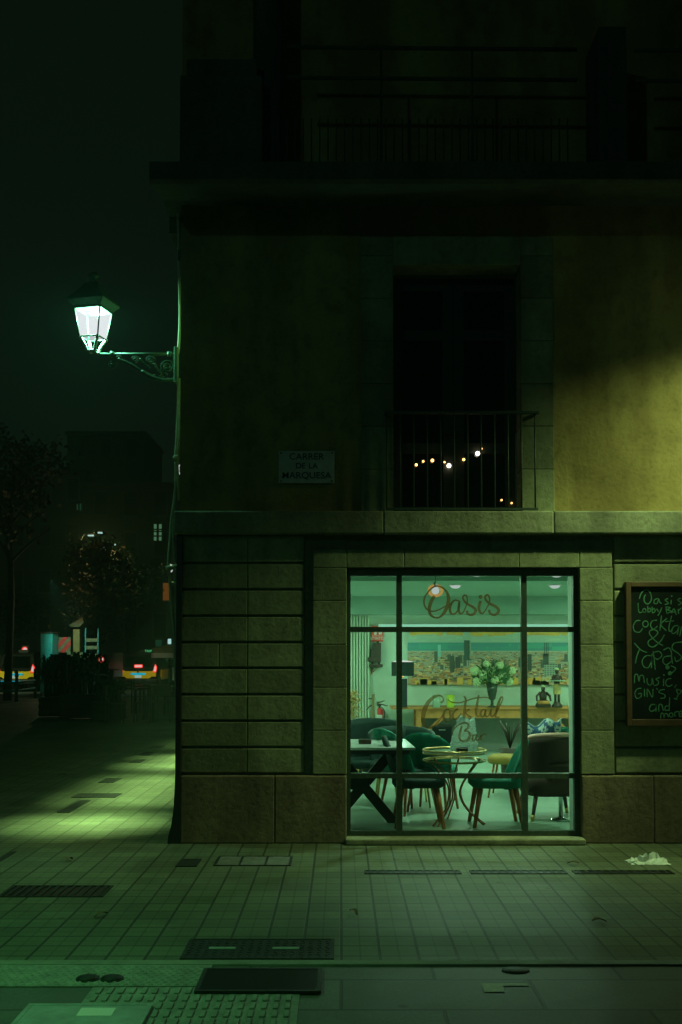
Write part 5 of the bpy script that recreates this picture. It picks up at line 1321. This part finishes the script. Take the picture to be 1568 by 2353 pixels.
# taxis
def taxi(label, x, Y, brake, sign):
    X = P(x, 1550, Y).x
    t = thing("taxi", label, "taxi", (X, Y, ZR_), 0, "black and yellow taxis")
    hw = .87
    prof = [(0,.32),(0,.95),(.06,1.02),(.28,1.60),(.45,1.70),(2.3,1.72),(3.1,1.18),(4.1,1.0),(4.35,.75),(4.35,.3)]     # (y, z)
    mb = MB()
    rings = []
    for s, k in ((-1,0),(-1,1),(1,1),(1,0)):
        rings.append([mb.bm.verts.new((s*(hw-(.0 if z < 1.05 else .16*min(1,(z-1.05)/.6)) - (0 if k else .0)), y, z)) for y, z in prof])
    for i in range(len(prof)-1):
        mb.bm.faces.new((rings[0][i], rings[0][i+1], rings[2][i+1], rings[2][i]))
    mb.bm.faces.new(rings[0]); mb.bm.faces.new(rings[2][::-1]); mb.bm.faces.new((rings[0][0], rings[2][0], rings[2][-1], rings[0][-1]))
    bmesh.ops.delete(mb.bm, geom=[v for v in mb.bm.verts if not v.link_faces], context='VERTS')
    bmesh.ops.bevel(mb.bm, geom=list(mb.bm.edges), offset=.05, segments=2, affect='EDGES')
    mb.build("body", "taxibody", t)
    mb = MB(); mb.prism([(-.80,.98),(-.72,.94),(-.55,.90),(.55,.90),(.72,.94),(.80,.98),(.80,.66),(.62,.66),(.50,.58),(-.50,.58),(-.62,.66),(-.80,.66)], (-.035,.0)); mb.build("tailgate", "taxiyel", t)
    for s in (-1, 1):
        MB().box(s*hw-.012, s*hw+.012, .9, 3.0, .5, .96, .008).build("door", "taxiyel", t)
        mb = MB(); mb.prism([(s*.66,.84),(s*.83,.86),(s*.84,1.10),(s*.76,1.22),(s*.70,1.02)], (-.05,.01)); tl = mb.build("tail_light", "tail", t)
        mb = MB(); mb.prism([(s*.71,.90),(s*.80,.90),(s*.80,1.08),(s*.755,1.15),(s*.72,1.02)], (-.058,-.051)); mb.build("lamp_core", "tailcore", tl)
        MB().box(s*.98-.1, s*.98+.1, 2.75, 2.85, 1.0, 1.14, .03).build("wing_mirror", "taxiblk", t)
    mb = MB(); mb.quad((-.62,.075,1.06),(.62,.075,1.06),(.56,.262,1.56),(-.56,.262,1.56))
    for v in mb.bm.verts: v.co.y -= .03
    mb.build("rear_window", "dglass", t)
    if brake:
        MB().box(-.16,.16,.02,.05,1.08,1.17,.02).build("brake_light", "tailcore", t); MB().box(-.19,.19,.03,.055,1.05,1.20,.03).build("brake_light_rim", "tail", t)
    MB().box(-.33,.33,-.052,-.036,.73,.82,.01).build("plate_lamp", "bluelit", t)
    MB().box(-.15,.15,-.056,-.037,.60,.72,.004).build("number_plate", "numplate", t)
    MB().box(-.86,.86,-.12,.12,.34,.56,.05).build("bumper", "taxiblk", t)
    MB().box(-.60,.60,-.126,-.121,.43,.49,.002).build("bumper_strip", "bluelit" if not brake else "taxiblk", t)  # glowing strip carries the cyan light on the bumper
    mb = MB(); mb.lathe([(.03,0),(.045,.01),(.03,.02)], n=12)
    o = mb.build("badge", "chrome", t); o.location = (0,-.05,.87); o.rotation_euler = (R(90),0,0)
    for s in (-1,1):
        for y in (.75, 3.45):
            mb = MB(); mb.lathe([(.20,-.1),(.30,-.1),(.32,-.06),(.32,.06),(.30,.1),(.20,.1)], n=24); o = mb.build("wheel", "rubber", t); o.location = (s*.78, y, .32); o.rotation_euler = (0, R(90), 0)
            mb = MB(); mb.lathe([(.0001,-.07),(.2,-.09),(.2,.09),(.0001,.07)], n=18, cap=False); mb.build("rim", "chrome", o)
    MB().box(-.24,.24,1.2,1.42,1.715,1.86,.02).build("roof_sign", "taxiblk", t)
    if sign:
        mb = MB(); mb.ball((.55,.75,1.78), .055); mb.build("sign_lamp", "taxigreen", t)
        text("TAXI", .15, "taxigreen", t, "lettering", (.32,.74,1.80))
taxi("black and yellow taxi at the left edge with its number plate glowing blue", 36, 49, False, False)
taxi("black and yellow taxi braking with red lights and a green roof light", 318, 50, True, True)
lamp('SPOT', "taxi_fill_left", (-18.5, 41, 5.5), 3200, (.8,1.,.5), .15, rot=(Vector((-14.3,49,.8))-Vector((-18.5,41,5.5))).to_track_quat('-Z','Y').to_euler(), spot_size=R(30), spot_blend=.6)  # added spot without a lamp body, brightens the left taxi
lamp('SPOT', "taxi_fill_right", (-6.0, 43, 6.0), 1500, (.95,1.,.5), .15, rot=(Vector((-9.6,50,.8))-Vector((-6.,43,6.))).to_track_quat('-Z','Y').to_euler(), spot_size=R(30), spot_blend=.6)  # bodiless spot put in to brighten the braking taxi
def car(label, x, Y, m):
    X = P(x, 1530, Y).x; t = thing("parked_car", label, "car", (X, Y, ZR_))
    mb = MB(); prof = [(0,.3),(0,.85),(.1,.95),(.5,1.4),(2.2,1.45),(3.0,.98),(4.0,.85),(4.2,.6),(4.2,.3)]
    mb.prism(prof, (-.85,.85), 'x'); bmesh.ops.bevel(mb.bm, geom=list(mb.bm.edges), offset=.07, segments=2, affect='EDGES'); mb.build("body", m, t)
    mb = MB(); mb.quad((-.62,.10,.98),(.62,.10,.98),(.56,.44,1.36),(-.56,.44,1.36))
    for v in mb.bm.verts: v.co.y -= .03
    mb.build("rear_window", "dglass", t)
    for s in (-1,1):
        MB().box(s*.72-.09, s*.72+.09, -.03, .02, .68, .84, .02).build("tail_light", "tail", t)
        for y in (.7,3.3):
            mb = MB(); mb.lathe([(.18,-.1),(.29,-.1),(.31,0),(.29,.1),(.18,.1)], n=20); o = mb.build("wheel", "rubber", t); o.location = (s*.76,y,.31); o.rotation_euler = (0,R(90),0)
car("pale car half hidden by the building corner at the end of the street", 408, 58, "white")
car("grey car far down the street between the braking taxi and the parasol", 384, 72, "plate")

# works truck with chevron board
def truck():
    Y = 44; X = P(178, 1500, Y).x; t = thing("works_truck", "works truck with red and white chevron board, tan tailboard and yellow crane arm", "truck", (X, Y, ZR_)); s = Y/F
    def bx(px0, px1, py0, py1, y0, y1, name, m, bev=.01, par=None):
        a, b = P(px0, py1, Y), P(px1, py0, Y); return MB().box(a.x-X, b.x-X, y0, y1, a.z-ZR_, b.z-ZR_, bev).build(name, m, par or t)
    bx(132, 226, 1500, 1560, .3, 5, "deck", "black"); bx(154, 196, 1499, 1523, 0, .28, "tailboard", "tan"); bx(197, 225, 1503, 1517, 0, .25, "light_board", "orange")
    cb = bx(132, 162, 1464, 1499, .05, .1, "chevron_board", "tan", .004)
    a, b = P(132, 1499, Y), P(162, 1464, Y); w, h = b.x-a.x, b.z-a.z; ox, oz = a.x-X, a.z-ZR_
    mb = MB()
    for f0, f1 in ((-.55,-.15),(.15,.55)):
        pts = []
        for i in range(9): pass
        q = [(max(0,f0), max(0,-f0)), (min(1,1+f0) if f0 < 0 else 1, 1+min(0,0) if f0 < 0 else 1-f0), (1 if f1 > 0 else 1+f1, 1-f1 if f1 > 0 else 1), (max(0,f1), max(0,-f1))]
        mb.prism([(ox+w*u, oz+h*v) for u, v in q], (.038,.048))
    mb.build("stripe", "red", cb)
    bx(165, 181, 1446, 1499, .2, .5, "crane_arm", "orange", .02)
    mb = MB(); u = [P(x, y, Y) for x, y in ((156,1436),(188,1418),(190,1430),(181,1440),(160,1440))]; mb.prism([(v.x-X, v.z-ZR_) for v in u], (.15,.55)); mb.build("crane_head", "tan", t)
    mb = MB()
    for px in (195, 224): 
        a, b = P(px, 1503, Y), P(px, 1443, Y); mb.box(a.x-X-.02, a.x-X+.02, .1, .14, a.z-ZR_, b.z-ZR_)
    mb.build("cage_post", "teal", t)
    for y0, y1 in ((1467,1475),(1484,1492)): bx(196, 224, y0, y1, .08, .12, "cage_bar", "tan", .004)
    for x in (150, 208):
        p = P(x, 1560, Y); mb = MB(); mb.lathe([(.25,-.15),(.42,-.15),(.45,0),(.42,.15),(.25,.15)], n=22); o = mb.build("wheel", "rubber", t); o.location = (p.x-X, .9, .45); o.rotation_euler = (0,R(90),0)
    lamp('POINT', "truck_front_light", (0.3,-2.2,3.2), 45, (1.,.95,.5), .1, parent=t)  # point light without a body, hung before the truck
truck()
a, b = P(93, 1555, 43), P(121, 1455, 43)
t = thing("site_cabin", "narrow teal corrugated site cabin left of the works truck", "cabin", ((a.x+b.x)/2, 43, 0)); w = (b.x-a.x)/2; h = b.z
mb = MB(); mb.box(-w, w, 0, .9, 0, h)
for k in range(8): mb.box(-w+2*w*k/8+.01, -w+2*w*k/8+.05, -.02, 0, .05, h-.03)
mb.build("wall", "teal", t); MB().box(-w-.04, w+.04, -.05, .95, h, h+.05, .01).build("roof", "darkwood", t)
lamp('SPOT', "cabin_fill", (P(107,1450,39).x, 39.5, 4.2), 700, (.3,1.,.8), .1, rot=(R(58),0,0), spot_size=R(34), spot_blend=.7)  # spot added to brighten the cabin, no lamp stands there

# pedestrian signal, scooter
def signal():
    p = P(59, 1493, 52); t = thing("pedestrian_signal", "small red pedestrian signal above the left taxi", "traffic light", (p.x, 52, ZR_)); h = p.z-ZR_
    mb = MB(); mb.tube([(.0,.1,0),(.0,.1,h+.2)], .05, 8); mb.build("pole", "black", t); MB().box(-.16,.16,-.1,.1,h-.32,h+.2,.02).build("housing", "black", t)
    mb = MB(); mb.ball((0,-.1,h), .10, (1,.4,1)); mb.build("lamp", "tailcore", t); mb = MB(); mb.lathe([(.10,0),(.14,-.04)], n=16, cap=False); o = mb.build("hood", "tail", t); o.location = (0,-.1,h); o.rotation_euler = (R(-90),0,0)
signal()
def scooter():
    Y = 40; p = P(238, 1515, Y); t = thing("parked_scooter", "dark parked scooter with one red tail light beside the works truck", "scooter", (p.x, Y, ZR_)); h = p.z-ZR_
    for y in (.0, 1.25):
        mb = MB(); mb.tube([(0, y+.2*math.cos(i*PI/10), .25+.2*math.sin(i*PI/10)) for i in range(20)], .06, 8, True); mb.build("wheel", "rubber", t)
    mb = MB(); mb.tube(catmull([(0,-.1,.6),(0,.3,.75),(0,.7,.4),(0,1.0,.45),(0,1.2,1.05)]), .13, 10); mb.build("body", "black", t)
    MB().box(-.14,.14,-.1,.6,.78,.90,.05).build("seat", "rubber", t); MB().box(-.2,.2,-.35,.05,.95,h+.2,.06).build("top_box", "black", t)
    mb = MB(); mb.ball((0,-.37,h), .075, (1,.5,1.1)); mb.build("tail_light", "tailcore", t); mb = MB(); mb.ball((0,-.355,h), .105, (1,.3,1.1)); mb.build("tail_light_rim", "tail", t)
    mb = MB(); mb.tube([(-.35,1.15,1.1),(.35,1.15,1.1)], .02, 6); mb.build("handlebar", "black", t)
scooter()
# railing between green posts at the kerb
def post(x, y, label):
    p = G(x, y); t = thing("green_bollard", label, "bollard", (p.x, p.y, 0), 0, "green posts along the kerb")
    mb = MB(); mb.lathe([(.075,0),(.07,.05),(.055,.08),(.05,.80),(.065,.82),(.065,.88),(.05,.90),(.06,.98),(.03,1.03)], n=14); mb.build("post", "green_iron", t)
    mb = MB(); mb.lathe([(.067,.83),(.067,.87)], n=14); mb.build("collar", "teal", t)
    return p
M["green_iron"] = mat("green_iron", (.02,.16,.10), .45, noise=.3, nscale=20)
pa = post(38, 1613, "green iron post in front of the left taxi"); pb = post(81, 1604, "green iron post between the left taxi and the big planter")
mb = MB()
for z in (.62, .35): mb.tube([(pa.x-2, pa.y-.3, z), (pa.x, pa.y, z), (pb.x, pb.y, z)], .035, 8)
o = mb.build("guard_rail", "teal"); tag(o, "teal double guard rail running between the green posts", "railing")
# terrace: planters, plants, tables, chairs, parasol
def planter(label, x, y, Yw, w, h, ht, n, seed, spread=.75, leafm="leaf"):
    p = G(x, y); t = thing("planter", label, "planter", (p.x, p.y, 0), 0, "terrace planters"); r2 = random.Random(seed)
    mb = MB(); mb.box(-w, w, -.2, .2, .03, h, .01)
    for k in range(3): mb.box(-w-.01, w+.01, -.215, .215, .05+h*k/3, .02+h*(k+.8)/3, .006)
    mb.build("box", "darkwood", t)
    mb = MB()
    for k in range(n):
        bx_ = r2.uniform(-w*.8, w*.8); a = r2.uniform(0, 2*PI); H_ = h + (ht-h)*r2.uniform(.35,1); l = r2.uniform(.25,.6)*spread
        base = Vector((bx_, r2.uniform(-.1,.1), h + (H_-h)*.55)); dr = Vector((math.cos(a), math.sin(a)*.7, 0))
        tip = base + dr*l + Vector((0,0,(H_-base.z)*r2.uniform(-.6,1))); mid = base + dr*l*.55 + Vector((0,0,(H_-base.z)*.9)); s_ = dr.cross(Vector((0,0,1)))*r2.uniform(.02,.045)
        mb.quad(base, mid+s_, tip, mid-s_)
        if k % 4 == 0: mb.tube([(bx_,0,h),(base.x,base.y,base.z)], .01, 4)
    mb.build("plants", leafm, t)
    return t
planter("tall dark leafy planter beside the green posts", 128, 1648, 27, .36, .5, 1.60, 340, 21, .5)
planter("dark planter with palm like leaves before the works truck", 190, 1652, 27, .5, .6, 1.66, 260, 22)
planter("low leafy planter before the braking taxi", 250, 1656, 27, .36, .45, .98, 160, 23, .5)
p = G(176, 1650); t = thing("wooden_screen", "upright wooden slat screen between the leafy planters", "screen", (p.x, p.y-.25, 0))
mb = MB()
for k in range(10): mb.box(-.12,.12,-.02,.02,.05+.145*k,.05+.145*k+.12,.004)
mb.build("slats", "wood", t)
MB().box(-.14,-.11,-.03,.03,0,1.52).build("post", "darkwood", t); MB().box(.11,.14,-.03,.03,0,1.52).build("post", "darkwood", t)
p = G(186, 1640); t = thing("white_bucket", "small pale bucket on the ground at the foot of the planters", "bucket", (p.x, p.y-.6, 0))
mb = MB(); mb.lathe([(.06,0),(.085,.24),(.075,.24),(.06,.03)], n=16); mb.build("bucket", "paper", t); mb = MB(); mb.tube([(.085*math.cos(a*PI/8),.0,.24+.07*math.sin(a*PI/8)) for a in range(9)], .005, 5); mb.build("handle", "chrome", t)
def terrace_table(label, x, y, w=.42, d=.35, m="gloss"):
    p = G(x, y); t = thing("terrace_table", label, "table", (p.x, p.y, 0), 0, "terrace tables")
    MB().box(-w, w, -d, d, .71, .74, .006).build("tabletop", m, t)
    for sx in (-1,1):
        for sy in (-1,1): MB().box(sx*(w-.05)-.02, sx*(w-.05)+.02, sy*(d-.05)-.02, sy*(d-.05)+.02, 0, .71).build("leg", "black", t)
M["gloss"] = mat("glossy_terrace_top", (.02,.016,.012), .12, noise=.2)
terrace_table("dark terrace table with a red glint, nearest the side wall", 300, 1652); terrace_table("dark terrace table behind the low planter", 350, 1640)
terrace_table("dark terrace table against the building corner", 392, 1648)
def terrace_chair(label, x, y, rz):
    p = G(x, y); t = thing("terrace_chair", label, "chair", (p.x, p.y, 0), rz, "terrace chairs")
    MB().box(-.2,.2,-.2,.2,.43,.46,.01).build("seat", "darkwood", t); MB().box(-.2,-.17,-.2,.2,.6,.84,.01).build("backrest", "darkwood", t)
    for sx in (-1,1):
        for sy in (-1,1): MB().box(sx*.18-.015, sx*.18+.015, sy*.18-.015, sy*.18+.015, 0, .43 if sx > 0 else .84).build("leg", "black", t)
for i, (x, y, r, l) in enumerate(((262,1662,0,"dark terrace chair left of the nearest terrace table"),(330,1660,180,"dark terrace chair between the two front terrace tables"),(322,1640,0,"dark terrace chair at the back table behind the low planter"),(376,1658,90,"dark terrace chair by the building corner"))): terrace_chair(l, x, y, R(r))
p = G(388, 1588); t = thing("parasol", "closed tan market parasol over the terrace at the end of the side wall", "parasol", (P(390,1500,46).x, 46, 0)); zt = zat(1487,46)
mb = MB(); mb.tube([(0,0,0),(0,0,zt)], .03, 8); mb.build("pole", "darkwood", t)
mb = MB(); mb.lathe([(.75,zt-.24),(.72,zt-.06),(.02,zt+.12)], n=8, cap=False); mb.build("canopy", "tan", t); mb = MB(); mb.lathe([(.75,zt-.44),(.755,zt-.24)], n=8, cap=False); mb.build("valance", "white", t)
t["label"] = "tan market parasol with a pale valance near the end of the side wall"
MB().box(-.25,.25,-.25,.25,0,.08,.01).build("base", "cast", t)
#@@PART5
# ================================================================== light
# a street lamp out of view lights the near pavement from the left
def aim(a, b): return (Vector(b)-Vector(a)).to_track_quat('-Z', 'Y').to_euler()
lamp('SPOT', "near_street_lamp", (-3.0, 3.6, 3.6), 250, (.22, 1., .27), .12, rot=aim((-3.0,3.6,3.6), (-2.2,5.2,0)), spot_size=R(76), spot_blend=1.)
lamp('SPOT', "facade_fill", (-7, -9, 8.5), 215, (.26, .85, .62), .2, rot=aim((-7,-9,8.5), (1.0,9.2,4.4)), spot_size=R(33), spot_blend=.6)  # added frontal fill lifting the dark facade, not an actual lamp
w = bpy.data.worlds.new("World"); sc.world = w; w.use_nodes = True
nt = w.node_tree; bg = nt.nodes["Background"]
sky = nt.nodes.new("ShaderNodeTexSky"); sky.sky_type = 'NISHITA'; sky.sun_disc = False
sky.sun_elevation = R(-4); sky.sun_rotation = R(200); sky.air_density = 1; sky.dust_density = 2
mx = nt.nodes.new("ShaderNodeMix"); mx.data_type = 'RGBA'; mx.blend_type = 'MIX'; mx.inputs["Factor"].default_value = .75
nt.links.new(sky.outputs[0], mx.inputs["A"]); mx.inputs["B"].default_value = (.05, .125, .068, 1)
nt.links.new(mx.outputs["Result"], bg.inputs["Color"]); bg.inputs["Strength"].default_value = .06

sc.render.engine = 'CYCLES'
sc.view_settings.view_transform = 'Standard'; sc.view_settings.look = 'None'; sc.view_settings.gamma = 1; sc.view_settings.exposure = 0
c_ = sc.cycles
c_.use_denoising = True; c_.denoiser = 'OPENIMAGEDENOISE'
c_.max_bounces = 6; c_.diffuse_bounces = 3; c_.glossy_bounces = 3; c_.transparent_max_bounces = 12; c_.transmission_bounces = 4
c_.sample_clamp_indirect = 3; c_.caustics_reflective = False; c_.caustics_refractive = False
c_.use_light_tree = True

HAZE = True
if HAZE:
    mb = MB(); mb.box(-60, 30, -14, 140, -1.2, 32); hz = mb.build("halo_haze"); hz["kind"] = "stuff"  # thin haze added for a lamp halo; the air itself is clear
    m = bpy.data.materials.new("halo_haze_volume"); m.use_nodes = True; n2 = m.node_tree; n2.nodes.clear()
    v = n2.nodes.new("ShaderNodeVolumePrincipled"); o = n2.nodes.new("ShaderNodeOutputMaterial")
    v.inputs["Color"].default_value = (.5, .9, .72, 1); v.inputs["Density"].default_value = .0026; v.inputs["Anisotropy"].default_value = .3
    n2.links.new(v.outputs[0], o.inputs["Volume"]); hz.data.materials.append(m)
    c_.volume_bounces = 0
